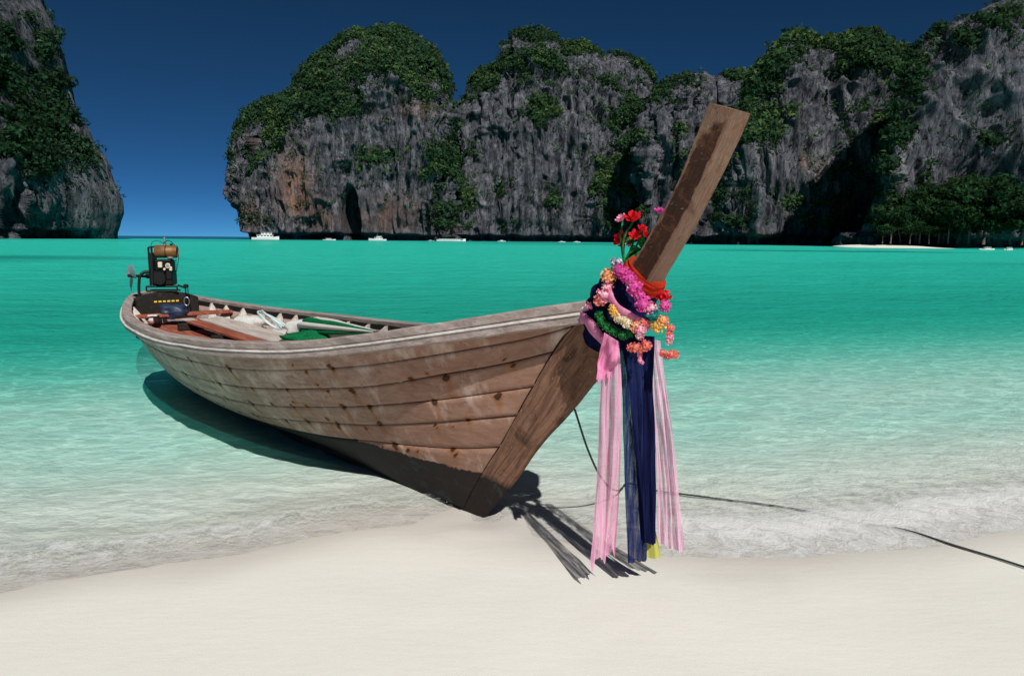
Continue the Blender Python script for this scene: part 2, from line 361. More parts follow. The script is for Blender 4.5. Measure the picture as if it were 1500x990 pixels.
def leaf_clumps(C, R, Tint, k, seed):
    """k small leaf faces spread through each crown of centre C, radius R"""
    r = np.random.default_rng(seed); n = len(C)
    dirn = r.normal(size=(n, k, 3)); dirn[..., 2] += .35; dirn /= np.linalg.norm(dirn, axis=2)[..., None]
    lump = 1 + .28*np.sin(dirn[..., 0:1]*5 + 9*r.random((n, 1, 1)))*np.cos(dirn[..., 2:3]*4 + 7*r.random((n, 1, 1)))
    pos = C[:, None] + dirn*np.array([1, 1, .8])*(R[:, None, None]*lump*r.uniform(.72, 1.05, (n, k, 1)))
    nrm_ = dirn + .45*r.normal(size=(n, k, 3)); nrm_ /= np.linalg.norm(nrm_, axis=2)[..., None]
    a = np.cross(nrm_, r.normal(size=(n, k, 3))); a /= np.linalg.norm(a, axis=2)[..., None] + 1e-9; b = np.cross(nrm_, a)
    sz = R[:, None, None]*r.uniform(.26, .50, (n, k, 1))
    V = np.stack([pos - a*sz, pos + b*sz*.9, pos + a*sz*.9 - b*sz*.3], 2).reshape(-1, 3)
    F = np.arange(len(V)).reshape(-1, 3)
    tint = np.repeat(np.clip(Tint[:, None] + r.normal(0, .13, (n, k)) + .18*dirn[..., 2], 0, 1), 3)  # crown tops lighter, undersides darker: shading painted into the leaf tint
    return V, F, tint
def blobs(px, L):
    s = 0
    for cx, cy, rx, ry, wgt in L: s = s + wgt*.8*np.exp(-(((px[..., 0]-cx)/rx)**2 + ((px[..., 1]-cy)/ry)**2)*1.2)
    return s
def cliff(outline, dist, depth, nt_, ns, seed, patches, ochres, label, bias=0.0, caves=(), nclump=5000, rr=(1.4, 3.4), yellow=(), dark=0.0, p=2.1, lean=None, relief=1.0):
    O = np.array([on_y(x, y, dist) for x, y in outline]); O[0, 2] = O[-1, 2] = -4
    O = smooth_path(O[:, [0, 2]], nt_); T = np.linspace(0, 1, nt_)
    jit = relief*dist/480*np.stack([2.2*fbm(T*70, 0*T, 0*T, 3, seed+1), 2.6*fbm(T*90, 0*T+5, 0*T, 3, seed+2)], 1); O = O + jit*np.sin(pi*T)[:, None]**.3
    xl, xr = O[0, 0], O[-1, 0]; Tn = np.clip((O[:, 0]-xl)/(xr-xl), 0, 1)
    gO = np.gradient(O, axis=0); O = O + 1.9*relief*np.stack([gO[:, 1], -gO[:, 0]], 1)/(np.linalg.norm(gO, axis=1)[:, None]+1e-6)
    wd = xr-xl
    def spine(yy): a = max(xl+.05*wd, xl*yy/dist) if (xl < 0 or yy > dist) else xl*yy/dist; b = min(xr-.05*wd, xr*yy/dist); return a + (b-a)*Tn
    Mx = spine(dist-depth*.95); Mb = spine(dist+.7*depth)
    S_ = np.linspace(0, 1, ns)**1.25
    gx = (1-(1-S_)**p)**(1/p); dy = depth*gx
    Xg = O[:, None, 0]*(1-gx) + Mx[:, None]*gx; Zg = O[:, None, 1]*(1-S_) + -4*S_
    endf = np.minimum(1, np.minimum(T, 1-T)*14)[:, None]**.5
    dd = dy[None]*(.35+.65*endf)
    if lean is not None: dd = dd + (Xg-xl)/(xr-xl)*lean*np.minimum(1, S_*3)[None]
    Yg = dist - dd
    P = np.stack([Xg, Yg, Zg], -1)
    du = np.gradient(P, axis=0); dv = np.gradient(P, axis=1); N = np.cross(dv, du); N /= np.linalg.norm(N, axis=2)[..., None] + 1e-9
    N = np.where(N[..., 1:2] > 0, -N, N); N[..., 2] *= .45
    px = proj(P)
    f = .06+.94*sstep(0, .22, S_)[None]
    warp = 10*fbm(Xg/50, Yg/50, Zg/70, 3, seed+9)
    big = 15*fbm((Xg+warp)/75, Yg/75, Zg/110, 3, seed); but = 9*ridged((Xg+warp)/30, Yg/30, Zg/150, 3, seed+3)
    flu = 5.0*ridged((Xg+warp*.5)/8.5, Yg/8.5, Zg/55, 3, seed+4); fin = 2.2*fbm(Xg/3.2, Yg/3.2, Zg/9, 3, seed+5)
    led = 3.0*fbm((Xg)/40, Yg/40, (Zg+.3*Xg)/13, 3, seed+6)
    crag = 3.4*(1-2*np.abs(vnoise((Xg+warp*.4)/5.2, Yg/5.2, Zg/17, seed+11)))**2*np.sign(.9-np.abs(vnoise(Xg/11, Yg/11, Zg/11, seed+12))) + 4.5*np.sign(vnoise((Xg+warp)/19, Yg/19, Zg/34, seed+13))*sstep(.02, .10, np.abs(vnoise((Xg+warp)/19, Yg/19, Zg/34, seed+13)))*.5
    disp = relief*(big + but + flu + fin + led + crag - 5)*f
    for cx, cy, rx, ry, dpt in caves:
        q = ((px[..., 0]-cx)/rx)**2 + ((px[..., 1]-cy)/ry)**2; disp = disp - dpt*sstep(1.25, .75, q)
    disp = disp - 7.5*sstep(4.6, 2.8, Zg + 1.2*fbm(Xg/9, Yg/9, 0*Xg, 2, seed+7))*sstep(0, .1, S_)[None]
    P = P + N*disp[..., None]
    du = np.gradient(P, axis=0); dv = np.gradient(P, axis=1); N2 = np.cross(dv, du); N2 /= np.linalg.norm(N2, axis=2)[..., None] + 1e-9
    N2 = np.where(N2[..., 1:2] > 0, -N2, N2)
    px = proj(P)
    veg = bias - .14 + 1.15*fbm(Xg/22, Yg/22, Zg/16, 5, seed+20, .62) + .48*np.clip(N2[..., 2], -.5, 1) + .10*sstep(.14, 0, S_)[None]*sstep(25, 60, Zg) + blobs(px, patches)
    veg = np.where(Zg < 7, -1, veg); veg = np.where(disp < -20, -1, veg)
    och = blobs(px, ochres)*1.1
    # solid: front sheet, back sheet
    nb_ = 10; Sb = np.linspace(0, 1, nb_+1)[1:]**1.2
    gb = (1-(1-Sb)**2.2)**(1/2.2)
    Pb = np.stack([O[:, None, 0]*(1-gb) + Mb[:, None]*gb, dist + .7*depth*gb+0*O[:, None, 0], O[:, None, 1]*(1-Sb) - 4*Sb], -1)
    allP = np.concatenate([Pb[:, ::-1], P], 1); n2 = allP.shape[1]
    pad = lambda a: np.concatenate([np.full((nt_, nb_), .6 if a is veg else 0.0), a + 0*Xg], 1).ravel()
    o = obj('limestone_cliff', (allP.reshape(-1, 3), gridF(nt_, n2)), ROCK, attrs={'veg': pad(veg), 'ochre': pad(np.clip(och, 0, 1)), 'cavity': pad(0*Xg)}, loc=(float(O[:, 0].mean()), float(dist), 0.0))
    tag(o, label, 'cliff', kind='structure')
    area = np.linalg.norm(np.cross(dv, du), axis=2)
    wgt = (sstep(.28, .75, veg)**1.0*area).ravel(); r = np.random.default_rng(seed)
    w2 = (sstep(-.55, .45, veg)*(Zg > 8)*area*(disp > -20)).ravel(); n1 = int(nclump*.66); idx = np.r_[r.choice(wgt.size, n1, p=wgt/wgt.sum()), r.choice(w2.size, nclump-n1, p=w2/w2.sum())]
    R = (rr[0] + (rr[1]*1.35-rr[0])*r.random(nclump)**1.8)*np.where(np.arange(nclump) < n1, 1, .62)
    C = P.reshape(-1, 3)[idx] + N2.reshape(-1, 3)[idx]*(R*.35)[:, None] + r.normal(0, .8, (nclump, 3)); C[:, 2] += R*.2
    tint = .38 - dark + .42*fbm(C[:, 0]/18, C[:, 1]/18, C[:, 2]/18, 3, seed+40) + r.normal(0, .10, nclump)  # dark dims the leaf colour, standing in for lens falloff at the sides
    if len(yellow): tint = tint + blobs(proj(C), yellow)
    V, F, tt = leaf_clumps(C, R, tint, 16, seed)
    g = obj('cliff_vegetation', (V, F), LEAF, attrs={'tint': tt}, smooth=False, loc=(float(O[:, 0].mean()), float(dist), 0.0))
    tag(g, 'green shrubs and creepers clinging to the ' + label.split(',')[0], 'vegetation', kind='stuff')

cliff([(-700, 352), (-690, 100), (-560, -120), (-300, -260), (-60, -190), (30, -80), (58, -30), (68, 0), (82, 30), (91, 60), (96, 90), (101, 115), (113, 140), (121, 160), (134, 180), (146, 205), (159, 225), (169, 250), (176, 270), (186, 286), (190, 308), (184, 328), (172, 346)],
      330, 95, 420, 170, 100, [(60, 120, 90, 150, .55), (120, 230, 60, 60, .45), (30, 200, 40, 40, .3), (60, 285, 50, 22, -.5), (110, 300, 25, 35, -.7), (160, 315, 30, 16, -.8), (20, 310, 30, 20, -.5)], [],
      'tall dark overgrown cliff, standing alone across the open sea gap', bias=-.02, nclump=8500, rr=(1.1, 2.6), dark=.24, relief=1.25)
cliff([(364, 348), (356, 334), (347, 312), (339, 284), (334, 248), (338, 225), (348, 200), (361, 180), (379, 156), (391, 149), (415, 144), (436, 130), (452, 106), (463, 92), (490, 73), (520, 55), (555, 49), (580, 47), (605, 56), (630, 73), (648, 93), (656, 108), (663, 134), (667, 165), (672, 205), (677, 255), (683, 310), (688, 350)],
      520, 75, 430, 210, 200, [(560, 85, 110, 55, .75), (480, 130, 80, 45, .7), (410, 185, 65, 50, .55), (365, 235, 28, 45, .4), (535, 165, 60, 22, .35), (560, 235, 40, 35, .4), (640, 255, 40, 30, .55), (600, 222, 60, 12, .45), (600, 195, 42, 26, -.8), (470, 205, 35, 26, -.35), (440, 290, 60, 50, -.4), (560, 310, 80, 35, -.6), (655, 190, 10, 60, -.2)],
      [(430, 265, 28, 45, 1), (445, 300, 30, 20, .8), (365, 315, 14, 25, .8), (575, 315, 45, 28, .75), (615, 160, 30, 14, .55), (490, 325, 40, 14, .6), (660, 330, 22, 14, .7), (365, 208, 8, 10, .8)],
      'domed limestone headland, with ochre streaks and a cave at the waterline', bias=.02, caves=[(511, 322, 15, 48, 26), (480, 348, 40, 7, 9), (680, 330, 6, 60, 8)], nclump=11000, rr=(1.3, 3.0), yellow=[(640, 255, 40, 30, .3), (520, 235, 25, 30, .3), (600, 130, 30, 12, .25)])
cliff([(678, 352), (676, 300), (673, 250), (670, 200), (668, 168), (675, 150), (685, 126), (698, 111), (715, 105), (728, 100), (732, 76), (745, 57), (765, 49), (790, 47), (812, 54), (829, 68), (839, 71), (856, 66), (873, 73), (886, 79), (905, 77), (925, 86), (940, 96), (951, 108), (962, 135), (975, 190), (990, 260), (1005, 352)],
      560, 65, 420, 200, 300, [(785, 57, 40, 9, .5), (815, 105, 60, 22, .4), (790, 168, 38, 12, .65), (890, 180, 45, 40, .6), (895, 250, 38, 36, .65), (850, 275, 45, 26, .4), (690, 215, 10, 20, .5), (684, 300, 14, 50, .6), (770, 300, 60, 30, -.25), (760, 230, 50, 40, -.35), (700, 160, 25, 30, -.2), (930, 200, 16, 60, .3)],
      [], 'wide grey limestone wall, stepped on top and fluted down its face', bias=.0, caves=[(678, 250, 6, 80, 14)], nclump=11000, rr=(1.3, 3.0), yellow=[(895, 250, 38, 36, .42), (790, 168, 38, 12, .35)])
cliff([(938, 355), (940, 300), (944, 230), (950, 170), (957, 138), (965, 124), (982, 117), (1000, 108), (1025, 104), (1050, 107), (1078, 110), (1098, 118), (1118, 140), (1135, 200), (1150, 357)],
      500, 50, 300, 170, 400, [(1010, 120, 45, 10, .5), (985, 180, 14, 20, .3), (1000, 300, 40, 30, .1)], [(1010, 330, 20, 10, .3)],
      'pale narrow limestone face, tucked between the wide wall and the dark ridge', bias=-.12, nclump=2200, rr=(1.3, 2.8))
cliff([(1052, 357), (1062, 290), (1072, 220), (1080, 175), (1087, 145), (1095, 124), (1110, 106), (1130, 86), (1147, 68), (1160, 61), (1175, 63), (1190, 71), (1215, 69), (1245, 63), (1275, 61), (1291, 67), (1306, 79), (1322, 84), (1345, 90), (1372, 130), (1390, 200), (1410, 364)],
      350, 50, 420, 210, 500, [(1125, 115, 30, 45, .75), (1095, 200, 14, 60, .4), (1255, 80, 60, 18, .6), (1210, 95, 25, 14, .35), (1215, 295, 45, 18, .65), (1250, 255, 18, 30, .5), (1225, 325, 50, 18, .5), (1190, 130, 30, 40, -.3), (1150, 230, 40, 50, -.25), (1300, 190, 20, 60, .3), (1320, 120, 22, 40, .5)],
      [(1178, 235, 8, 18, .8), (1205, 245, 10, 14, .7), (1110, 345, 22, 6, .8)], 'grey fluted limestone ridge, crested with dark scrub', bias=-.02, nclump=9000, rr=(1.0, 2.4), relief=.9, p=2.8)
cliff([(1285, 364), (1290, 300), (1297, 220), (1306, 160), (1316, 120), (1330, 92), (1350, 73), (1370, 62), (1386, 50), (1402, 43), (1420, 36), (1440, 24), (1465, 13), (1500, 2), (1560, -30), (1680, -90), (1850, -120), (2050, -60), (2250, 80), (2330, 370)],
      275, 45, 480, 210, 600, [(1335, 110, 22, 45, .7), (1400, 60, 50, 16, .55), (1470, 30, 40, 20, .4), (1440, 120, 20, 40, .25), (1430, 235, 50, 40, .5), (1380, 320, 110, 40, .8), (1300, 230, 14, 60, .5), (1385, 150, 30, 60, -.4), (1460, 90, 30, 40, -.35), (1370, 215, 30, 25, -.4), (1600, 200, 120, 160, .35)],
      [], 'steep dark limestone mountainside, wooded at its foot above a small beach', bias=.05, nclump=12000, rr=(.8, 2.0), dark=.12, relief=.9, lean=-25, p=3.4)

# ------------------------------------------------------------------ wood and paint
def m_wood(name, c_dark, c_mid, c_light, grain=(2.2, 26, 26), rust=False, rough=.78, bump=.004):
    m = NT(name); v = m.coord(grain); v2 = m.coord((.8, 3, 3)); vf = m.coord((6, 90, 90))
    g = m.noise(v, 1, 6, .65, .5); g2 = m.noise(v2, 1.6, 4); g3 = m.noise(vf, 1, 4, .7)
    c = m.ramp(g, [(.28, c_dark), (.5, c_mid), (.72, c_light)])
    c = m.mix(m.ramp(g2, [(.35, .45), (.6, 0)]), c, tuple(x*.6 for x in c_mid))
    c = m.mix(m.ramp(g3, [(.30, .55), (.46, 0)]), c, tuple(x*.5 for x in c_dark))
    if rust:
        ru = m.attr('rust'); dk = m.attr('tar'); br = m.attr('brown'); sp = m.noise(m.coord((1, 1, 1)), 38, 5, .7)
        c = m.mix(m.math('MULTIPLY', br, .8), c, m.mix(g, (.16, .068, .042), (.37, .195, .130)))
        c = m.mix(m.ramp(m.noise(m.coord((1, 1, .5)), 5.5, 5, .65), [(.52, 0), (.70, .6)]), c, tuple(min(1, x*1.25) for x in c_light))
        rm = m.math('MULTIPLY', m.math('SUBTRACT', m.math('ADD', ru, m.math('MULTIPLY', sp, .35)), .27), 2.0, True)
        c = m.mix(m.math('MULTIPLY', m.math('POWER', rm, .7), .95), c, m.mix(m.math('MULTIPLY', m.math('SUBTRACT', rm, .62), 2.6, True), (.27, .092, .018), (.030, .013, .008)))
        tm = m.math('MULTIPLY', m.math('ADD', m.math('SUBTRACT', dk, .5), m.math('MULTIPLY', m.math('SUBTRACT', sp, .5), .8)), 6, True)
        tar_shade_col = m.mix(m.ramp(m.noise(m.coord((2, 2, 5)), 3.2, 5, .7), [(.55, 0), (.72, .7)]), (.014, .011, .011), (.030, .060, .050))
        c = m.mix(m.math('MULTIPLY', tm, .985), c, tar_shade_col)
    nb = m.bump(g3, .8, bump*.5, m.bump(g, .8, bump))
    return m.done(m.pbsdf(c, rough, 0, nb, .25))
HULL = m_wood('weathered_hull_wood', (.185, .130, .103), (.38, .285, .238), (.52, .425, .37), rust=True)
RAIL = m_wood('bleached_rail_wood', (.17, .13, .118), (.33, .27, .25), (.50, .44, .42))
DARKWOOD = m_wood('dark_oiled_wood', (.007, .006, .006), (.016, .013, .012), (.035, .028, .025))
PALEWOOD = m_wood('pale_bare_wood', (.30, .26, .23), (.50, .44, .40), (.66, .60, .56))
REDWOOD = m_wood('worn_red_paint', (.13, .040, .026), (.31, .080, .045), (.42, .20, .15))
GREYWOOD = m_wood('grey_floor_wood', (.16, .12, .11), (.30, .24, .22), (.46, .40, .38))
WHITE_TRIM = m_wood('worn_white_paint', (.30, .27, .25), (.66, .63, .60), (.76, .74, .72), grain=(9, 40, 40))

# ------------------------------------------------------------------ the long-tail boat: x aft from the forefoot, y to starboard, z up
HEAD = radians(40.5)
BOAT = on_z(709, 757, 0.0); BOAT[2] = 0.0
BU = np.array([-sin(HEAD), cos(HEAD), 0]); BN = np.array([-cos(HEAD), -sin(HEAD), 0])
def bp(x, y, w_): return on_plane(x, y, BOAT + w_*BN, BN)            # a picture point on the boat's lengthwise plane, w_ to starboard
def to_local(p): d = np.asarray(p) - BOAT; return np.stack([d @ BU, d @ BN, d[..., 2]], -1)
def to_world(p): p = np.asarray(p, float); return BOAT + p[..., 0:1]*BU + p[..., 1:2]*BN + p[..., 2:3]*np.array([0, 0, 1.])
W_SHEER = [(-.845,.05),(-.6,.16),(-.3,.29),(0,.40),(.4,.52),(.8,.62),(1.2,.71),(1.6,.79),(2,.85),(2.5,.9),(3,.93),(3.5,.93),(4,.9),(4.5,.86),(5,.8),(5.5,.725),(6,.63),(6.6,.49),(7.1,.35),(7.4,.24),(7.55,.15),(7.62,.05)]
Z_SHEER = [(-.845,1.305),(-.6,1.255),(-.3,1.19),(0,1.13),(.4,1.05),(.8,.98),(1.2,.925),(1.6,.885),(2,.852),(2.5,.822),(3,.795),(3.5,.778),(4,.762),(4.5,.75),(5,.74),(5.5,.74),(6,.748),(6.6,.765),(7.1,.785),(7.62,.81)]
Z_KEEL = [(.16,-.02),(1,-.03),(2,-.02),(3,-.05),(4,-.08),(5,-.08),(6,-.02),(6.6,.06)]
EXPO = [(0,1.),(.1,.85),(.25,.65),(.4,.53),(.6,.46),(1,.45)]
STEM = [(0,.16),(.037,.132),(.24,-.05),(.41,-.223),(.655,-.449),(.907,-.709),(1,-.845)]
def hull(q, t):
    q, t = np.broadcast_arrays(np.asarray(q, float), np.asarray(t, float))
    s0 = hermite(t, STEM); s1 = 6.6 + 1.02*np.clip(t, 0, 1)**.8
    s = s0 + (s1-s0)*q
    ss = -.845 + 8.465*q; sk = .16 + 6.44*q
    zs, zk, W = hermite(ss, Z_SHEER), hermite(sk, Z_KEEL), hermite(ss, W_SHEER)
    return np.stack([s, .05 + (W-.05)*np.clip(t, 1e-6, 2)**hermite(q, EXPO), zk + (zs-zk)*t], -1)
SEAMS = [[(0,1.0),(1,1.0)],
  [(0,.91),(.023,.88),(.06,.86),(.12,.83),(.2,.81),(.3,.775),(.42,.77),(.7,.77),(1,.77)],
  [(0,.81),(.023,.78),(.075,.74),(.12,.70),(.2,.66),(.25,.63),(.336,.58),(.49,.56),(.75,.55),(1,.55)],
  [(0,.66),(.048,.62),(.118,.57),(.216,.50),(.3,.42),(.4,.37),(.55,.35),(1,.35)],
  [(0,.53),(.063,.48),(.135,.42),(.228,.35),(.33,.24),(.5,.18),(1,.18)],
  [(0,.37),(.03,.34),(.088,.31),(.148,.28),(.23,.2),(.34,.11),(.5,.07),(1,.07)],
  [(0,0),(1,0)]]
TAR_SHADE_LINE = [(0,.235),(.053,.235),(.12,.255),(.153,.265),(.24,.21),(.34,.14),(.45,.08),(1,.04)]
boat = empty('longtail_boat', tuple(BOAT), HEAD + pi/2)
tag(boat, 'long weathered wooden boat with upswept prow beached on white sand', 'boat')
rstain = np.random.default_rng(12); STAINS = []
for k in range(1, 6):
    for q in np.arange(.03, .75, .044):
        if rstain.random() < .92:
            if k == 1 and q < .14: continue
            q_ = q + rstain.normal(0, .012); t_ = hermite(q_, SEAMS[k]) + rstain.choice([-.012, .014, .004])
            STAINS.append((hull(q_, t_), rstain.uniform(.55, 1.25), rstain.uniform(.06, .19), rstain.uniform(.018, .034)))
            if rstain.random() < .5:
                q2 = q_ + rstain.uniform(.008, .02); STAINS.append((hull(q2, hermite(q2, SEAMS[k]) + rstain.choice([-.03, .035])), rstain.uniform(.4, 1.0), rstain.uniform(.03, .08), rstain.uniform(.014, .024)))
def plank(k, side):
    nq, ntt = (640, 11) if side > 0 else (160, 5)
    q = np.linspace(0, 1, nq)[:, None]; ta = hermite(q, SEAMS[k+1]); tb = hermite(q, SEAMS[k])
    gap = .0035; v = np.linspace(0, 1, ntt)[None]; t = (ta+gap) + (tb-ta-2*gap)*v
    P = hull(q, t)
    du = np.gradient(P, axis=0); dv = np.gradient(P, axis=1); N = np.cross(dv, du); N /= np.linalg.norm(N, axis=2)[..., None] + 1e-9
    N = np.where(N[..., 1:2] < 0, -N, N)
    r = np.random.default_rng(50+k)
    wob = .005*fbm(P[..., 0]*1.5, P[..., 2]*3 + k*7, 0*P[..., 0], 3, 60+k) + .004*vnoise(P[..., 0]*.7 + 9*k, 0*P[..., 0], 0*P[..., 0], 70)
    out = .6*wob + .001*(k % 2)
    lip = np.zeros((1, ntt)); lip[0, 0] = lip[0, -1] = -.004
    Po = P + N*(out+lip)[..., None]; Pi = P - N*.03
    if side < 0: Po[..., 1] *= -1; Pi[..., 1] *= -1
    V = np.concatenate([Po, Pi[:, ::-1]], 1); n2 = 2*ntt
    F = gridF(nq, n2, False, True)
    if side > 0: F = F[:, ::-1]
    F = [tuple(f) for f in F] + [tuple(range(n2)), tuple(range((nq-1)*n2, nq*n2))[::-1]]
    rust = np.zeros(P.shape[:2])
    if side > 0:
        wx = .016*fbm(P[..., 0]*28, P[..., 2]*28, 0*rust, 3, 301); wz = .022*fbm(P[..., 0]*30, P[..., 2]*22, 0*rust, 3, 302)
        for c, a_, ln, rd in STAINS:
            ds = P[..., 0]-c[0] + wx; dz = P[..., 2]-c[2] + wz
            e = a_*np.exp(-(ds/(rd*.8))**2-(dz/(rd*.55))**2) + .62*a_*np.exp(-(ds/(rd*.75))**2)*np.where(dz < 0, np.exp(dz/ln), np.exp(-(dz/.008)**2))
            rust = np.maximum(rust, np.where(np.abs(ds) < .12, e, 0))
    tar = sstep(.02, -.02, t - hermite(q, TAR_SHADE_LINE)) + .55*sstep(.10, .0, P[..., 2]-.02)*sstep(.2, .5, q)  # bottom tar, with the shade of the turned-under strakes painted in
    if k == 0: tar = np.maximum(tar, .9*sstep(.80, .95, v)*np.exp(-((q-.34)/.22)**4)*(.5+.7*fbm(P[..., 0]*4, 0*t, 0*t, 2, 8)))  # tar patch below the rub rail, the rail's shade painted in with it
    br = np.clip(1.2 - q*2.3 + .25*fbm(P[..., 0]*1.2, P[..., 2]*2 + k*3, 0*t, 2, 77), 0, 1)
    pad = lambda a_: np.concatenate([a_, a_[:, ::-1]], 1).ravel()
    o = obj('hull_plank', (V.reshape(-1, 3), F), HULL, boat, attrs={'rust': pad(rust), 'tar': pad(np.clip(tar, 0, 1)+0*t), 'brown': pad(br)})
for side in (1, -1):
    for k in range(6): plank(k, side)

# keel along the bottom; extra depth added so the shadow meets the hull
qk = np.linspace(.0, 1, 60); K = hull(qk, 0*qk); K[:, 1] = 0; K[:, 2] -= .0
kd = .035 + .20*sstep(.12, .45, qk)*sstep(1.0, .8, qk)
KR = np.stack([np.stack([K[:, 0], K[:, 1] + y_, K[:, 2] + (.03 if up_ else -kd)], 1) for y_, up_ in ((-.06, 1), (.06, 1), (.03, 0), (-.03, 0))], 1)
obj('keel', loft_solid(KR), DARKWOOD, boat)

# stem and prow in one swept timber
FR = [(.03,-.045),(-.25,.265),(-.46,.525),(-.715,.80),(-.85,.965),(-.945,1.10),(-1.05,1.245),(-1.158,1.40),(-1.268,1.58),(-1.380,1.767),(-1.503,2.0),(-1.537,2.072)]
BK = [(.20,-.045),(-.05,.297),(-.223,.521),(-.449,.844),(-.60,1.04),(-.735,1.19),(-.865,1.31),(-.985,1.40),(-1.085,1.50),(-1.175,1.625),(-1.30,1.822),(-1.43,2.112)]
HF = [.012,.014,.016,.020,.028,.040,.052,.058,.060,.061,.062,.062]; HB = [.046,.053,.055,.057,.060,.063,.064,.065,.065,.065,.065,.065]
def prow_mesh():
    n = 150; i = np.linspace(0, 11, n); base = np.arange(12)
    f = np.stack([hermite(i, np.stack([base, np.array(FR)[:, j]], 1)) for j in (0, 1)], 1); b = np.stack([hermite(i, np.stack([base, np.array(BK)[:, j]], 1)) for j in (0, 1)], 1)
    hf = hermite(i, np.stack([base, HF], 1)); hb = hermite(i, np.stack([base, HB], 1)); rings = []; uv = []; fr = []
    c = .008
    for j in range(n):
        L = np.linalg.norm(f[j]-b[j]); e = (f[j]-b[j])/L; R_ = []
        a = np.linspace(0, 1, 9)
        for x_ in a:                                            # starboard face, aft to front
            p = b[j] + e*(c + (L-2*c)*x_); R_.append((p[0], hb[j]+(hf[j]-hb[j])*x_, p[1])); uv.append((x_, i[j])); fr.append(0)
        p = f[j]; k_ = max(.003, hf[j]-c)
        for y_ in np.linspace(k_, -k_, 5): R_.append((p[0], y_, p[1])); uv.append((1.5 - .4*y_/k_, i[j])); fr.append(1)
        for x_ in a[::-1]:
            p = b[j] + e*(c + (L-2*c)*x_); R_.append((p[0], -(hb[j]+(hf[j]-hb[j])*x_), p[1])); uv.append((x_, i[j])); fr.append(0)
        p = b[j]
        for y_ in np.linspace(-hb[j]+c, hb[j]-c, 4): R_.append((p[0], y_, p[1])); uv.append((-.1, i[j])); fr.append(0)
        rings.append(R_)
    V = np.array(rings); nn = fbm(V[..., 0]*5, V[..., 1]*5, V[..., 2]*5, 3, 91); V[..., 1] += .006*nn; V[..., 0] += .008*fbm(V[..., 0]*6, V[..., 1]*6, V[..., 2]*6, 4, 92)
    vv, ff = loft_solid(V)
    return (vv, [tuple(reversed(x)) for x in ff]), np.array(uv), np.array(fr)
def m_prow():
    m = NT('worn_prow_wood'); ac, al, fr = m.attr('across'), m.attr('along'), m.attr('front')
    cv = m.n('ShaderNodeCombineXYZ'); m.l(m.math('MULTIPLY', ac, 7.0), cv.inputs[0]); m.l(m.math('MULTIPLY', al, .8), cv.inputs[1]); m.l(m.math('MULTIPLY', fr, 5.0), cv.inputs[2])
    cf = m.n('ShaderNodeCombineXYZ'); m.l(m.math('MULTIPLY', ac, 34.0), cf.inputs[0]); m.l(m.math('MULTIPLY', al, 1.6), cf.inputs[1]); m.l(m.math('MULTIPLY', fr, 9.0), cf.inputs[2])
    g = m.noise(cv.outputs[0], 1.2, 6, .65, .8); gf = m.noise(cf.outputs[0], 1, 5, .65, .4); sp = m.noise(m.coord(), 45, 5, .72); bl = m.noise(m.coord(), 7, 4, .6, .5)
    pale = m.mix(m.ramp(gf, [(.3, 0), (.7, 1)]), (.14, .072, .045), (.42, .27, .19))
    dark = m.mix(m.ramp(gf, [(.3, 0), (.72, 1)]), (.010, .004, .003), (.095, .034, .016))
    # the handled middle of the face is stained, its edges are scrubbed pale
    mid = m.math('MULTIPLY', m.math('SUBTRACT', 1.0, m.math('POWER', m.math('ABSOLUTE', m.math('SUBTRACT', m.math('MULTIPLY', ac, 2.0), 1.08)), 3.2)), 1.5)
    hi = m.math('MULTIPLY', m.math('MULTIPLY', m.math('SUBTRACT', al, 6.2), 1.2, True), m.math('MULTIPLY', m.math('SUBTRACT', 11.0, al), 1.1, True))
    st = m.math('MULTIPLY', m.math('ADD', m.math('SUBTRACT', m.math('MULTIPLY', mid, hi), .36), m.math('MULTIPLY', m.math('SUBTRACT', m.math('ADD', m.math('MULTIPLY', bl, .6), m.math('MULTIPLY', m.noise(m.coord(), 26, 5, .7), .4)), .5), 3.4)), 2.6, True)
    st = m.math('MULTIPLY', st, m.math('SUBTRACT', 1.0, fr))
    c = m.mix(st, pale, dark)
    low = m.mix(m.ramp(g, [(.32, 0), (.68, 1)]), (.12, .054, .033), (.35, .19, .122)); lowm = m.math('SUBTRACT', 1.0, m.math('SUBTRACT', al, 5.6), True)
    c = m.mix(m.math('SUBTRACT', 6.6, al, True), c, low)
    c = m.mix(m.ramp(bl, [(.55, 0), (.68, .7)]), c, (.045, .020, .012)); c = m.mix(m.ramp(m.noise(m.coord((1, 1, 1)), 14, 6, .75, 1.5), [(.52, 0), (.62, .55)]), c, (.19, .075, .032))
    c = m.mix(m.ramp(sp, [(.62, 0), (.69, .75)]), c, (.42, .29, .21))
    c = m.mix(m.ramp(gf, [(.24, .9), (.34, 0)]), c, (.016, .009, .007))
    foot = m.math('MULTIPLY', m.math('ADD', m.math('SUBTRACT', 1.02, al), m.math('MULTIPLY', m.math('SUBTRACT', bl, .5), .2)), 8, True)
    c = m.mix(m.math('MULTIPLY', foot, .98), c, m.mix(m.ramp(bl, [(.55, 0), (.62, 1)]), (.016, .011, .010), (.032, .058, .048)))
    nb = m.bump(sp, .9, .008, m.bump(gf, 1.0, .014))
    return m.done(m.pbsdf(c, .72, 0, nb, .25))
pm, puv, pfr = prow_mesh()
prow = obj('prow', pm, m_prow(), boat, attrs={'across': puv[:, 0], 'along': puv[:, 1], 'front': pfr}, smooth=False)
prow['label'] = 'thick upswept timber prow, dark stained in the middle'

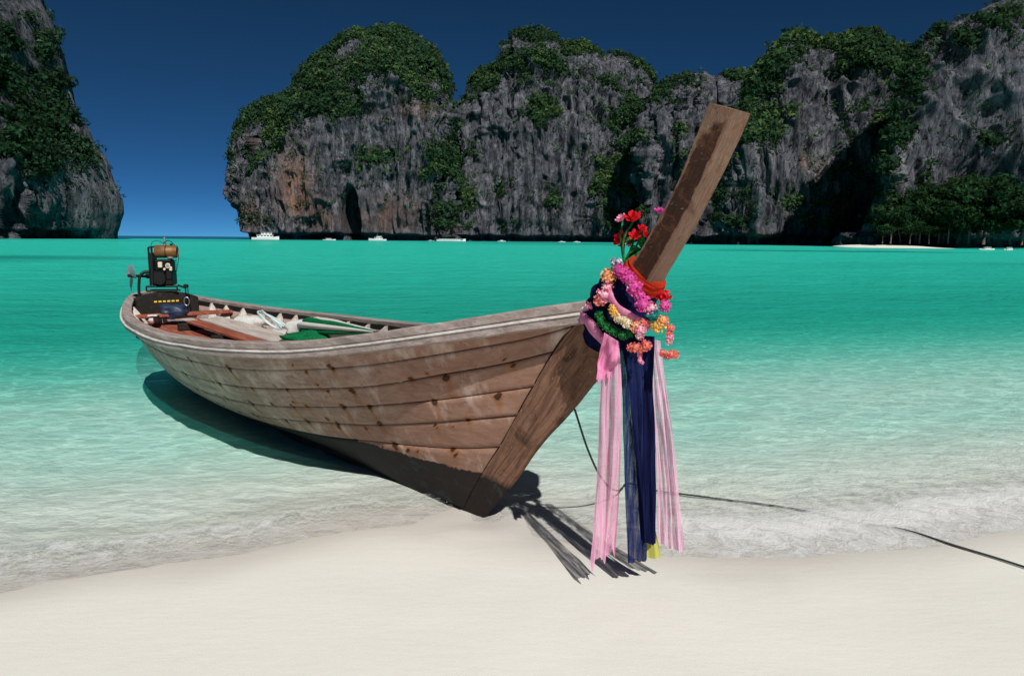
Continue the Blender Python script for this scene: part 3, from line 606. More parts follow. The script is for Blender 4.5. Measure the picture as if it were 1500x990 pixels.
# gunwale rails sweep right round the stern
def rail_path(dz=0.0, dw=0.0, q0=0.0, n=260):
    q = np.concatenate([np.linspace(q0, .9, n)[:-1], .9+.1*np.sin(np.linspace(0, pi/2, 60))]); P = hull(q, 1+0*q); P[:, 2] += dz
    T = np.gradient(P, axis=0); N = np.stack([-T[:, 1], T[:, 0], 0*q], 1); N /= np.linalg.norm(N, axis=1)[:, None]; N = np.where(N[:, 1:2] < 0, -N, N)
    P = P + N*dw; M = P[::-1].copy(); M[:, 1] *= -1; Nm = N[::-1].copy(); Nm[:, 1] *= -1
    return np.concatenate([P, M]), np.concatenate([N, Nm])
def rail(name, sec, mat, half=None, q0=0.0, wob=0.0):
    P, N = rail_path(q0=q0); h = len(P)//2
    if half == 1: P, N = P[:h+1], N[:h+1]
    if half == -1: P, N = P[h-1:], N[h-1:]
    sec = np.array(sec); R_ = P[:, None] + N[:, None]*sec[None, :, 0:1] + np.array([0, 0, 1.])*sec[None, :, 1:2]
    if wob: R_ = R_ + wob*np.stack([0*R_[..., 0], fbm(R_[..., 0]*3, R_[..., 1]*3, R_[..., 2]*3, 3, 5), fbm(R_[..., 0]*4, R_[..., 1]*4, R_[..., 2]*4, 3, 6)], -1)
    return obj(name, loft_solid(R_), mat, boat, smooth=False)
for hf in (1, -1):
    rail('gunwale_cap', [(-.075, .018), (-.070, .024), (.018, .026), (.028, .018), (.026, -.018), (-.072, -.016)], RAIL, hf, wob=.004)
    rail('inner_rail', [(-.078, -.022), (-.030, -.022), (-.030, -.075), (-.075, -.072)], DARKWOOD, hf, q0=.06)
    rail('rub_rail', [(-.005, -.020), (.030, -.022), (.040, -.034), (.038, -.072), (.016, -.082), (-.005, -.080)], RAIL, hf, wob=.003)
    rail('rail_trim', [(.028, -.026), (.047, -.027), (.049, -.033), (.044, -.038), (.028, -.038)], WHITE_TRIM, hf, q0=.004, wob=.003)

# ribs: sawn tips standing proud of the ceiling, both sides
def rib(q, side):
    t = np.linspace(.25, .975, 8); P = hull(q + 0*t, t); ww = np.interp(t, [.25, .74, .975], [.085, .085, .012]); th = np.interp(t, [.25, .8, .975], [.10, .09, .05])
    R_ = []
    for p, a_, h_ in zip(P, ww, th):
        y0 = p[1]-.034; R_.append([(p[0]-a_, y0, p[2]), (p[0]+a_, y0, p[2]), (p[0]+a_*.8, y0-h_, p[2]), (p[0]-a_*.8, y0-h_, p[2])])
    R_ = np.array(R_)
    if side < 0: R_[..., 1] *= -1
    return loft_solid(R_)
for side in (1, -1):
    for j, q in enumerate(np.arange(.12, .86, .046)):
        obj('rib', rib(q + .006*sin(j*5.1), side), PALEWOOD, boat, smooth=False)

# bottom boards laid lengthwise, some still red
def inner_w(s, z):
    q = np.linspace(.02, .98, 120); tt = np.linspace(.05, 1, 40); H = hull(q[:, None], tt[None]); out = []
    for q_i in range(120):
        out.append((np.interp(z, H[q_i, :, 2], H[q_i, :, 0]), np.interp(z, H[q_i, :, 2], H[q_i, :, 1])))
    out = np.array(out); return np.interp(s, out[:, 0], out[:, 1])
ZF = .53
for j in range(9):
    wc = -.64 + .16*j; ss = np.linspace(.9, 6.5, 200); ok = ss[inner_w(ss, ZF) - .06 > abs(wc) + .075]
    if len(ok) < 20: continue
    a_, b_ = ok[0], ok[-1]; cuts = [a_, a_ + (b_-a_)*(.45+.1*sin(j*3)), b_]
    for i in range(2):
        L = cuts[i+1]-cuts[i]-.006
        obj('floor_board', box(((cuts[i]+cuts[i+1])/2, wc, ZF + .004*sin(j*2+i)), (L, .150, .024), .004), (REDWOOD, GREYWOOD, REDWOOD, REDWOOD, PALEWOOD)[(j*2+i*3) % 5], boat, smooth=False)
# raised centre seat boards on two cross pieces, thwarts, foredeck
for s_ in (2.9, 4.1, 5.3): obj('seat_bearer', box((s_, -.06, .582), (.07, .60, .08), .006), DARKWOOD, boat, smooth=False)
for j, (w_, m_) in enumerate([(-.24, PALEWOOD), (-.09, PALEWOOD), (.08, REDWOOD)]): obj('seat_board', box((4.12, w_, .637), (2.75 - .2*j, .14, .028), .005), m_, boat, smooth=False)
for s_ in (1.35, 5.95):
    ww = float(inner_w(s_, .67)) - .05; obj('thwart', box((s_, 0, .66), (.17, 2*ww, .035), .006), (REDWOOD if s_ > 3 else GREYWOOD), boat, smooth=False)
for j in range(5):
    s_ = -.42 + .15*j; q = (s_+.845)/8.465; ww = float(hermite(s_, W_SHEER))*.86 - .09; zz = float(hermite(s_, Z_SHEER)) - .085
    obj('foredeck_board', box((s_, 0, zz), (.142, 2*max(.06, ww), .024), .004), GREYWOOD, boat, smooth=False)
# dark stern bulkhead that carries the motor, with a row of yellow squares
def bulkhead():
    a_ = np.linspace(-1, 1, 25); top = .872 - .075*np.abs(a_)**2.2; wv = .37*a_
    R_ = []
    for y_, z_ in zip(wv, top): R_.append([(6.64, y_, .30), (6.64, y_, z_), (6.68, y_, z_+.012), (6.78, y_, z_+.012), (6.82, y_, z_), (6.82, y_, .30)])
    return loft_solid(np.array(R_))
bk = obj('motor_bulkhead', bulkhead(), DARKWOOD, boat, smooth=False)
YELLOW = simple('yellow_paint', (.75, .50, .06), .6, 0, .2, 40)
for j in range(6): obj('yellow_mark', box((6.636, .150 - .052*j, .765), (.008, .036, .022), .003), YELLOW, bk, smooth=False)
obj('stern_shelf', box((6.22, 0, .52), (.8, .62, .03), .005), REDWOOD, boat, smooth=False)
obj('quarter_board', box((6.02, .30, .66), (.95, .10, .02), .004, rot=rotz(radians(-17)) @ roty(radians(5))), WHITE_TRIM, boat, smooth=False)

# ------------------------------------------------------------------ cloth and flowers tied round the prow
def m_cloth(name, c1, c2, alpha=1.0, sheer=0.0):
    m = NT(name); v = m.coord((55, 55, 1.6)); g = m.ramp(m.noise(v, 1.0, 5, .65), [(.32, 0), (.68, 1)]); wv = m.noise(m.coord((300, 300, 300)), 1.0, 2)
    c = m.mix(g, c1, c2)
    d = m.n('ShaderNodeBsdfDiffuse'); m.l(c, d.inputs[0]); m.l(m.bump(wv, .4, .001), d.inputs['Normal']); t = m.n('ShaderNodeBsdfTranslucent'); m.l(c, t.inputs[0])
    s = m.n('ShaderNodeMixShader'); s.inputs[0].default_value = .35; m.l(d.outputs[0], s.inputs[1]); m.l(t.outputs[0], s.inputs[2])
    if alpha < 1:
        tr = m.n('ShaderNodeBsdfTransparent'); a = m.ramp(m.noise(m.coord((70, 70, 4)), 1, 5, .75), [(.36, max(0, alpha-.42)), (.64, min(1, alpha+.25))])
        x = m.n('ShaderNodeMixShader'); m.l(a, x.inputs[0]); m.l(tr.outputs[0], x.inputs[1]); m.l(s.outputs[0], x.inputs[2]); return m.done(x.outputs[0])
    return m.done(s.outputs[0])
NAVY = m_cloth('navy_cloth', (.006, .007, .028), (.015, .020, .085)); NAVY_LACE = m_cloth('navy_lace', (.010, .018, .085), (.035, .050, .17), .93)
PINK = m_cloth('pink_cloth', (.70, .20, .42), (.86, .40, .60)); PINK_NET = m_cloth('pink_net', (.78, .34, .54), (.93, .62, .76), .66); PALE_NET = m_cloth('pale_pink_net', (.82, .46, .64), (.93, .70, .82), .62)
REDBAND = m_cloth('red_cloth', (.55, .03, .015), (.72, .07, .03))
SASH_TOP = bp(925, 492, .10)
def ribbon(name, left, right, Y, folds, fold_amp, mat, label, phase=0.0, n=120, tatter=.0, seed=0):
    """a hanging strip: left and right edges as measured picture points, folded in depth, thin but closed"""
    L = smooth_path([on_y(x, y, Y) for x, y in left], n); R_ = smooth_path([on_y(x, y, Y) for x, y in right], n)
    k = 8*folds + 1; a_ = np.linspace(0, 1, k)[None, :, None]; v = np.linspace(0, 1, n)[:, None]
    P = L[:, None]*(1-a_) + R_[:, None]*a_
    dep = fold_amp*1.1*fbm(a_[..., 0]*folds*1.5 + .5*fbm(3*v, 0*v, 0*v, 2, seed) + phase, v*1.6, 0*v, 3, seed) * np.clip(v*1.5 + .5, 0, 1.2) + .05*fbm(a_[..., 0]*1.2 + 0*v, v*2, 0*v, 2, seed+1)
    P = P + (R_-L)[:, None]*(.05*fbm(a_[..., 0]*2 + 0*v, v*4, 0*v + 3, 2, seed+7))[..., None]
    P = P.copy(); P[..., 1] += dep
    drop = np.where(v > .9, 1, 0)*tatter*fbm(a_[..., 0]*9, 0*v, 0*v, 2, seed+3)*sstep(.9, 1, v); P[..., 2] += drop
    P2 = P + np.array([0, .0016, 0])
    V = np.concatenate([P.reshape(-1, 3), P2.reshape(-1, 3)]); F1 = gridF(n, k); m_ = n*k
    rim = [np.stack([np.arange(n-1)*k, (np.arange(n-1)+1)*k, (np.arange(n-1)+1)*k + m_, np.arange(n-1)*k + m_], 1)]
    o = obj(name, (V, np.concatenate([F1, F1[:, ::-1] + m_] + rim)), mat, loc=tuple(P[0].mean(0)))
    tag(o, label, 'ribbon'); return o
YR = 2.86
ribbon('hanging_ribbon', [(886, 492), (882, 540), (879, 600), (876, 660), (874, 720), (869, 780), (864, 824)], [(905, 500), (908, 545), (909, 600), (908, 660), (906, 720), (904, 770), (902, 812)], YR, 4, .022, PINK_NET, 'long pink net ribbon hanging from the prow beside the navy one', .4, tatter=.05, seed=1)
ribbon('hanging_ribbon', [(884, 486), (878, 520), (872, 560)], [(906, 500), (907, 525), (900, 552)], YR-.05, 3, .02, PINK, 'short bright pink cloth end tucked beside the prow', 1.1, n=40, tatter=.04, seed=2)
ribbon('hanging_ribbon', [(903, 500), (911, 560), (914, 640), (917, 720), (919, 780), (920, 825)], [(936, 500), (942, 560), (946, 640), (949, 720), (950, 780), (949, 823)], YR+.03, 4, .018, NAVY_LACE, 'sheer navy lace ribbon hanging nearly to the sand', 2.0, tatter=.01, seed=3)
ribbon('hanging_ribbon', [(908, 492), (922, 560), (930, 640), (936, 720), (941, 798)], [(957, 492), (957, 560), (959, 640), (960, 720), (962, 798)], YR, 3, .020, NAVY, 'solid navy blue ribbon hanging between lace and pale net', .2, tatter=.005, seed=4)
ribbon('hanging_ribbon', [(950, 496), (954, 560), (958, 640), (962, 720), (964, 798)], [(968, 500), (974, 560), (983, 640), (993, 720), (1002, 806)], YR+.04, 5, .024, PALE_NET, 'pale pink see-through net ribbon flaring out beside the navy one', .9, tatter=.02, seed=5)
ribbon('hanging_ribbon', [(949, 560), (951, 680), (951, 770), (947, 800), (947, 816)], [(953, 560), (955, 680), (958, 770), (964, 800), (966, 813)], YR+.07, 2, .012, m_cloth('yellow_green_cloth', (.50, .50, .10), (.66, .66, .20)), 'narrow yellow-green ribbon end peeping out below the navy one', .5, n=50, seed=6)

# navy cloth wound round the foot of the prow, pink sash and red band over it
def sleeve(px_pts, rad_a, rad_b, w_=0.0, folds=7, amp=.07, seed=0, n=40, seg=48):
    """an elliptical wrap about the prow's axis, creased around its turn"""
    C = smooth_path(to_local(np.array([bp(x, y, w_) for x, y in px_pts])), n); T = np.gradient(C, axis=0); T /= np.linalg.norm(T, axis=1)[:, None]
    Yv = np.array([0, 1., 0]); A = np.cross(T, Yv); A /= np.linalg.norm(A, axis=1)[:, None]; ph = np.linspace(0, 2*pi, seg, endpoint=False)
    ra = np.interp(np.linspace(0, 1, n), np.linspace(0, 1, len(rad_a)), rad_a); rb = np.interp(np.linspace(0, 1, n), np.linspace(0, 1, len(rad_b)), rad_b)
    u_ = np.linspace(0, 1, n)[:, None]; cr = 1 + amp*np.sin(folds*2*pi*(u_ + .05*np.sin(ph)[None]) + 1.5*np.sin(ph*2)[None]) + .06*fbm(u_*6, np.cos(ph)[None]*1.5, np.sin(ph)[None]*1.5, 3, seed)
    P = C[:, None] + A[:, None]*(np.cos(ph)[None, :, None]*(ra[:, None]*cr)[..., None]) + Yv*(np.sin(ph)[None, :, None]*(rb[:, None]*cr)[..., None])
    return loft_solid(to_world(P))
tag(obj('prow_wrap', sleeve([(880, 505), (890, 482), (903, 458), (922, 428), (940, 405)], [.085, .130, .155, .135, .10], [.080, .115, .132, .12, .098], 0, 6, .045, 3), NAVY, loc=tuple(bp(903, 470, 0))), 'dark navy cloth wound thickly round the foot of the prow', 'cloth')
tag(obj('prow_band', sleeve([(938, 412), (946, 402), (949, 398)], [.099, .101, .099], [.088, .090, .088], 0, 1, .02, 4, n=14), REDBAND, loc=tuple(bp(946, 402, 0))), 'bright red cloth band round the prow just above the flowers', 'cloth')
def sash(px_pts, wid, mat, label, name='sash'):
    P = smooth_path([bp(x, y, w_) for x, y, w_ in px_pts], 40); r = wid*(1+.15*np.sin(np.linspace(0, 14, 40)))
    tag(obj(name, tube(P, r, 12, r*.45), mat, loc=tuple(P[0])), label, 'sash')
sash([(850, 462, .06), (862, 472, .135), (876, 490, .145), (890, 505, .14), (900, 512, .12)], .028, PINK, 'bright pink sash slanting below the navy cloth')
sash([(888, 420, .135), (897, 440, .15), (910, 456, .155), (930, 466, .15), (952, 478, .13)], .020, PINK, 'thin pink sash crossing the middle of the navy cloth')

def petals(C, r, n, seed, size=.45, flat=1.0, inner=.15):
    """a head of n small cupped petals round C"""
    g = np.random.default_rng(seed); i = np.arange(n) + .5; ph = np.arccos(1-2*i/n); th = pi*(1+5**.5)*i
    d = np.stack([np.cos(th)*np.sin(ph), np.sin(th)*np.sin(ph), np.cos(ph)], 1) + g.normal(0, .12, (n, 3)); d /= np.linalg.norm(d, axis=1)[:, None]
    a = np.cross(d, g.normal(size=(n, 3))); a /= np.linalg.norm(a, axis=1)[:, None]; b = np.cross(d, a); sz = r*size*g.uniform(.75, 1.2, n)[:, None]
    base = d*r*(1-size*.6); tip = d*r*g.uniform(.9, 1.12, n)[:, None] + a*sz*.25
    V = np.stack([base, base + d*sz*.55 + b*sz*.55, tip + b*sz*.28, tip + a*sz*.12, tip - b*sz*.28, base + d*sz*.55 - b*sz*.55], 1)
    V[..., 2] *= flat
    V = V.reshape(-1, 3) + np.array(C); k = np.arange(n)[:, None]*6
    F = np.concatenate([k + np.array([[0, 1, 2, 3]]), k + np.array([[0, 3, 4, 5]])])
    core = ellipsoid(C, (r*.72, r*.72, r*.72*flat), 10, 7)
    VV, FF = join((V, [tuple(x) for x in F]), core); return VV, FF
def m_petal(name, c1, c2):
    m = NT(name); g = m.noise(m.coord(), 55, 3); c = m.mix(m.ramp(g, [(.35, 0), (.65, 1)]), c1, c2)
    d = m.n('ShaderNodeBsdfDiffuse'); m.l(c, d.inputs[0]); t = m.n('ShaderNodeBsdfTranslucent'); m.l(c, t.inputs[0]); s = m.n('ShaderNodeMixShader'); s.inputs[0].default_value = .3
    m.l(d.outputs[0], s.inputs[1]); m.l(t.outputs[0], s.inputs[2]); return m.done(s.outputs[0])
PM = {'magenta': m_petal('magenta_petals', (.60, .04, .30), (.80, .16, .46)), 'white': m_petal('white_petals', (.72, .70, .68), (.85, .84, .82)), 'coral': m_petal('coral_petals', (.72, .12, .10), (.88, .34, .28)),
      'peach': m_petal('peach_petals', (.80, .32, .14), (.90, .52, .30)), 'pinkw': m_petal('pink_white_petals', (.78, .16, .34), (.90, .66, .70)), 'green': m_petal('green_petals', (.012, .10, .025), (.05, .30, .09)),
      'cream': m_petal('cream_petals', (.74, .60, .34), (.85, .78, .66)), 'teal': m_petal('teal_petals', (.01, .10, .16), (.04, .30, .24)), 'yellow': m_petal('yellow_petals', (.78, .42, .06), (.88, .64, .22)),
      'red': m_petal('red_petals', (.50, .006, .012), (.78, .035, .05)), 'navyw': m_petal('navy_white_petals', (.02, .015, .09), (.85, .84, .86)), 'rose_pink': m_petal('rose_pink_petals', (.80, .18, .36), (.92, .52, .64))}
def garland(px_pts, stretches, r, label, seed, end=None):
    """flower heads strung along a curve; stretches = [(upto, colour)]"""
    P = smooth_path([bp(*p) for p in px_pts], 200); d = np.r_[0, np.cumsum(np.linalg.norm(np.diff(P, axis=0), axis=1))]; L = d[-1]; step = r*.92; n = max(2, int(L/step))
    g = empty('flower_garland', tuple(P[0])); tag(g, label, 'garland')
    part('string', tube(P[::8], .004, 6), PM['green'], g)
    for i in range(n):
        u_ = (i+.5)/n; c = np.array([np.interp(u_*L, d, P[:, k]) for k in range(3)]); colr = [x for t_, x in stretches if u_ <= t_][0]
        rr_ = .88*r*(1 + .16*sin(i*2.7+seed)) * (.8 if colr in ('white', 'navyw') else 1)
        part('flower', petals(c + .15*r*np.random.default_rng(seed*100+i).normal(size=3), rr_, 34, seed*97+i, .5), PM[colr], g, smooth=False)
    return g
garland([(903, 384, .12), (910, 398, .135), (921, 412, .145), (932, 428, .15), (940, 444, .155), (950, 458, .15), (960, 466, .13)], [(.12, 'navyw'), (.44, 'magenta'), (.52, 'white'), (.80, 'magenta'), (.90, 'pinkw'), (1, 'teal')], .034, 'chunky magenta and white flower garland slanting down just below the red band', 1)
garland([(895, 398, .13), (888, 410, .15), (884, 424, .155), (880, 438, .155), (878, 448, .16)], [(.25, 'peach'), (.7, 'pinkw'), (1, 'coral')], .036, 'peach and pink flower garland ending in coral petals on the navy cloth', 2)
garland([(876, 458, .14), (884, 472, .155), (896, 483, .16), (912, 490, .16), (926, 491, .15)], [(1, 'green')], .022, 'green leaf garland curving under the white flower garland', 3)
garland([(896, 452, .155), (906, 464, .165), (918, 473, .17), (932, 478, .165), (942, 476, .15)], [(.25, 'yellow'), (.8, 'cream'), (1, 'peach')], .025, 'cream and yellow flower garland lying above the green leaf garland', 4)
garland([(944, 468, .15), (940, 482, .165), (936, 496, .165)], [(.35, 'coral'), (1, 'pinkw')], .024, 'short pink and white flower tassel hanging over the navy cloth', 5)
garland([(922, 507, .165), (932, 510, .17), (943, 508, .165), (952, 503, .15)], [(1, 'coral')], .024, 'ring of coral petals closing the pink tassel', 6)
garland([(936, 514, .165), (937, 524, .165), (941, 534, .16)], [(.6, 'pinkw'), (1, 'rose_pink')], .011, 'thin pink petal tail dangling below the coral ring', 12)
garland([(971, 430, .06), (973, 442, .08), (972, 456, .10)], [(.45, 'red'), (1, 'magenta')], .032, 'red and magenta flower heads on the front edge of the prow', 7)
garland([(958, 478, .12), (968, 474, .12), (978, 470, .10)], [(.6, 'yellow'), (1, 'peach')], .032, 'yellow and orange flower garland on the front of the prow', 8)
garland([(982, 478, .08), (981, 490, .08), (980, 503, .08)], [(.4, 'coral'), (1, 'pinkw')], .019, 'slim pink flower tassel in front of the prow over open water', 9)
garland([(968, 518, .08), (978, 520, .09), (988, 519, .09), (995, 517, .08)], [(1, 'coral')], .021, 'ring of coral petals closing the slim front tassel', 10)
garland([(852, 456, .07), (861, 450, .10), (869, 446, .12)], [(.5, 'white'), (1, 'rose_pink')], .022, 'small white and pale pink flowers on the gunwale beside the prow', 11)

def rose(C, r, axis, seed):
    """cupped petals in three whorls round an axis"""
    g = np.random.default_rng(seed); ax = np.array(axis, float); ax /= np.linalg.norm(ax); e1 = np.cross(ax, [0.3, .8, .1]); e1 /= np.linalg.norm(e1); e2 = np.cross(ax, e1); parts_ = []
    for ring_, (n, rad, lift, open_) in enumerate([(3, .28, .75, .1), (5, .55, .55, .5), (6, .82, .35, .75)]):
        for k in range(n):
            th0 = 2*pi*(k + .4*ring_)/n + g.normal(0, .1); a_ = np.linspace(-1, 1, 6); b_ = np.linspace(0, 1, 5); A, Bq = np.meshgrid(a_, b_, indexing='ij')
            th = th0 + A*(2.3/n)*1.25*np.sin(pi*(.18 + .66*Bq)); rr_ = r*rad*(Bq**.6)*(1 + .22*open_*Bq**3) ; z_ = r*(1.15*Bq - .35 + lift*.25) - r*.35*open_*Bq**3 - r*.18*A**2*Bq
            P = np.array(C) + e1*(np.cos(th)*rr_)[..., None] + e2*(np.sin(th)*rr_)[..., None] + ax*z_[..., None]
            parts_.append((P.reshape(-1, 3), gridF(6, 5)))
    return join(*parts_)
ros = empty('rose_bunch', tuple(bp(915, 380, .0))); tag(ros, 'bunch of red and pink roses stuck upright behind the prow', 'flowers')
ROSES = [((927, 322), .050, (-.2, -.55, .8), 'red'), ((911, 322), .034, (-.6, -.4, .7), 'rose_pink'), ((913, 352), .052, (-.75, -.5, .35), 'red'), ((930, 346), .036, (-.2, -.8, .5), 'red'), ((940, 337), .032, (.3, -.6, .8), 'red'), ((922, 356), .026, (-.2, -.9, .2), 'rose_pink'), ((944, 345), .026, (.5, -.6, .4), 'red'), ((966, 312), .034, (.1, -.3, .9), 'magenta')]
root_ = bp(914, 384, -.02)
for j, ((x, y), r, ax, colr) in enumerate(ROSES):
    c = bp(x, y, -.03 - .015*(j % 3) - (.10 if colr == 'magenta' else 0)); f = part('rose', rose(c, r*.82, ax, j+5), PM[colr], ros)
    part('stem', tube(smooth_path([c - np.array(ax)/np.linalg.norm(ax)*r*.2, c*.5 + root_*.5 + np.array([-.02 + .01*j, 0, .01]), root_], 10), .0045, 6), PM['green'], ros)
g = np.random.default_rng(3)
for j in range(9):
    c = bp(g.uniform(915, 940), g.uniform(338, 378), -.05); d = g.normal(size=3); d /= np.linalg.norm(d); s_ = np.cross(d, g.normal(size=3)); s_ /= np.linalg.norm(s_); L = .055
    a_ = np.linspace(0, 1, 6); wv = .018*np.sin(pi*a_**.8); n_ = np.cross(d, s_); mid = c + d*L*a_[:, None] - n_*(.012*a_**2)[:, None]
    P = np.stack([mid - s_*wv[:, None], mid + n_*.003, mid + s_*wv[:, None]], 1)
    part('leaf', (P.reshape(-1, 3), gridF(6, 3)), PM['green'], ros)

# ------------------------------------------------------------------ mooring line: from the stem, through the wash, up the sand
ROPE = NT('dark_rope'); rv = ROPE.coord((1, 1, 1)); ROPE = ROPE.done(ROPE.pbsdf(ROPE.mix(ROPE.noise(rv, 60, 4), (.010, .016, .018), (.045, .055, .055)), .85, 0, ROPE.bump(ROPE.noise(ROPE.coord((60, 60, 60)), 3, 2), .8, .003)))
def lay(px): 
    out = []
    for x, y in px:
        p = on_z(x, y, 0.0)
        for _ in range(4): p = on_z(x, y, max(float(sand_z(p[0], p[1])) + .010, -.02))
        out.append(p)
    return out
start = bp(842, 600, -.01); land = lay([(922, 708), (965, 719), (1005, 724), (1060, 731), (1125, 739), (1190, 750), (1250, 764), (1330, 777), (1400, 799), (1460, 817), (1520, 836), (1640, 868)])
sag = [start + (land[0]-start)*t_ + np.array([0, 0, -.30*4*t_*(1-t_)*.62]) for t_ in (.2, .4, .6, .8)]
RP = smooth_path([start] + sag + land, 260)
tag(obj('mooring_rope', tube(RP, .0058, 8), ROPE, loc=tuple(start)), 'thin dark mooring rope running from the boat through the wash onto the sand', 'rope')

# ------------------------------------------------------------------ long-tail motor on the stern
IRON = simple('black_iron', (.007, .007, .008), .5, .3, .4, 30, .002); STEEL = simple('grey_steel', (.42, .43, .45), .35, .8, .2, 20); RUSTY = simple('rusty_tank', (.20, .095, .035), .55, .3, .6, 18, .002); CREAM = simple('cream_plastic', (.62, .55, .42), .5, 0, .15, 30); BLADE = simple('blade_metal', (.36, .36, .40), .45, .5, .15, 20)
MX = empty('longtail_motor', tuple(to_world(np.array([[6.74, .0, .77]]))[0]), radians(12)); MX.scale = (.80, .86, .98); tag(MX, 'rusty topped black motor with long propeller shaft bolted on the stern', 'motor')
def mo(name, VF, mat, parent=None, smooth=False): return obj(name, VF, mat, parent or MX, smooth)
mo('pivot_post', join(box((0, 0, .03), (.10, .10, .14), .01), box((0, 0, .105), (.20, .14, .03), .006)), IRON)
mo('cradle', join(tube([(-.26, -.08, .13), (.20, -.08, .13)], .013, 8), tube([(-.26, .10, .13), (.20, .10, .13)], .013, 8), tube([(-.26, -.08, .13), (-.26, -.08, .19)], .013, 8), tube([(.20, -.08, .13), (.20, -.08, .19)], .013, 8), tube([(-.26, -.08, .19), (.20, -.08, .19)], .013, 8)), IRON)
blk = mo('engine_block', join(box((0, .02, .30), (.30, .26, .20), .02), box((.01, .02, .46), (.25, .24, .16), .02), box((-.16, .02, .42), (.06, .22, .42), .012), box((.10, -.10, .36), (.09, .06, .16), .012)), IRON)
for j in range(6): mo('cooling_fin', box((.01, .02, .39 + .026*j), (.30, .275, .008), .002), IRON, blk)
mo('flywheel', tube([(-.03, -.10, .30), (-.03, -.155, .30)], .085, 20), IRON, blk)
fl = mo('air_filter', tube([(.105, -.135, .465), (.105, -.175, .465)], .034, 16), CREAM, blk); mo('filter_cap', tube([(.105, -.175, .465), (.105, -.181, .465)], .022, 14), STEEL, fl)
mo('carburettor', box((-.015, -.135, .475), (.062, .05, .075), .008), CREAM, blk); mo('fuel_filter', box((.140, -.14, .425), (.04, .04, .055), .006), CREAM, blk); mo('oil_plug', tube([(.05, -.12, .42), (.05, -.17, .42)], .016, 10), CREAM, blk)
mo('rocker_cover', ellipsoid((.12, -.05, .565), (.055, .05, .022), 14, 8), STEEL, blk)
tk = mo('fuel_tank', tube([(-.115, .0, .645), (-.10, .0, .645), (.20, .0, .645), (.215, .0, .645)], [.072, .084, .084, .072], 20, [.085, .105, .105, .085]), RUSTY, None, True); mo('tank_strap', tube([(.05, 0, .645), (.065, 0, .645)], .086, 20, .108), IRON, tk)
mo('fuel_cap', tube([(.13, 0, .72), (.13, 0, .75)], .022, 12), IRON, tk)
mo('exhaust_stack', join(tube([(.025, .03, .70), (.025, .03, .79)], .022, 12), tube([(.025, .03, .79), (.025, .03, .835)], .016, 12)), STEEL)
mo('wire', tube(smooth_path([(-.17, 0, .62), (-.15, -.02, .76), (-.06, -.03, .785), (.02, 0, .75)], 20), .004, 6), IRON); mo('wire', tube(smooth_path([(.02, 0, .76), (.10, -.03, .79), (.17, -.02, .745), (.23, -.01, .60), (.20, -.06, .40)], 24), .005, 6), IRON)
mo('frame_post', join(tube([(-.20, -.05, .18), (-.20, -.05, .70)], .016, 8), tube([(-.20, .10, .18), (-.20, .10, .70)], .016, 8), tube([(-.20, -.05, .70), (-.10, -.05, .71)], .012, 8)), IRON)
mo('bent_pipe', tube(smooth_path([(-.20, -.05, .38), (-.28, -.07, .375), (-.335, -.09, .33), (-.355, -.10, .24), (-.36, -.12, .08), (-.365, -.13, -.06)], 26), .021, 10), IRON, None, True)
# shaft runs aft and out over the quarter
SH = [(-.18, .10, .31), (-.47, -.08, .33)]
mo('shaft', join(tube(SH, .018, 10), tube([(-.18, .10, .31), (-.32, .157, .316)], .032, 10)), IRON)
hubc = np.array(SH[1]); axd = np.array(SH[1])-np.array(SH[0]); axd /= np.linalg.norm(axd); pr = mo('propeller', tube([hubc - axd*.05, hubc + axd*.05], [.028, .020], 12), IRON)
E1 = np.cross(axd, [0, 0, 1]); E1 /= np.linalg.norm(E1); E2 = np.cross(axd, E1)
for j in range(3):
    th = radians(85 + 120*j); dr = E1*cos(th) + E2*sin(th); tg = -E1*sin(th) + E2*cos(th); a_ = np.linspace(0, 1, 12); wv = .088*np.sin(pi*(a_*.9+.08))**.7; R_ = []
    for a1, w1 in zip(a_, wv):
        tw = radians(38-22*a1); sd_ = tg*cos(tw) + axd*sin(tw); nn = np.cross(sd_, dr); c = hubc + dr*(.02 + .185*a1); R_.append([c - sd_*w1, c + nn*.004, c + sd_*w1, c - nn*.004])
    mo('blade', loft_solid(np.array(R_)), BLADE, pr)
mo('tiller_bracket', join(tube([(.20, -.03, .20), (.32, -.06, .17)], .014, 8), tube([(.32, -.06, .22), (.325, -.07, -.04)], .011, 8), tube([(.36, -.07, .16), (.36, -.08, .02)], .008, 8), box((.33, -.06, .19), (.07, .05, .05), .008)), IRON)
mo('clamp_ring', tube([(.335+.04*cos(t_), -.09, -.01+.055*sin(t_)) for t_ in np.linspace(0, 2*pi, 24)], .007, 8, cap=False), STEEL)

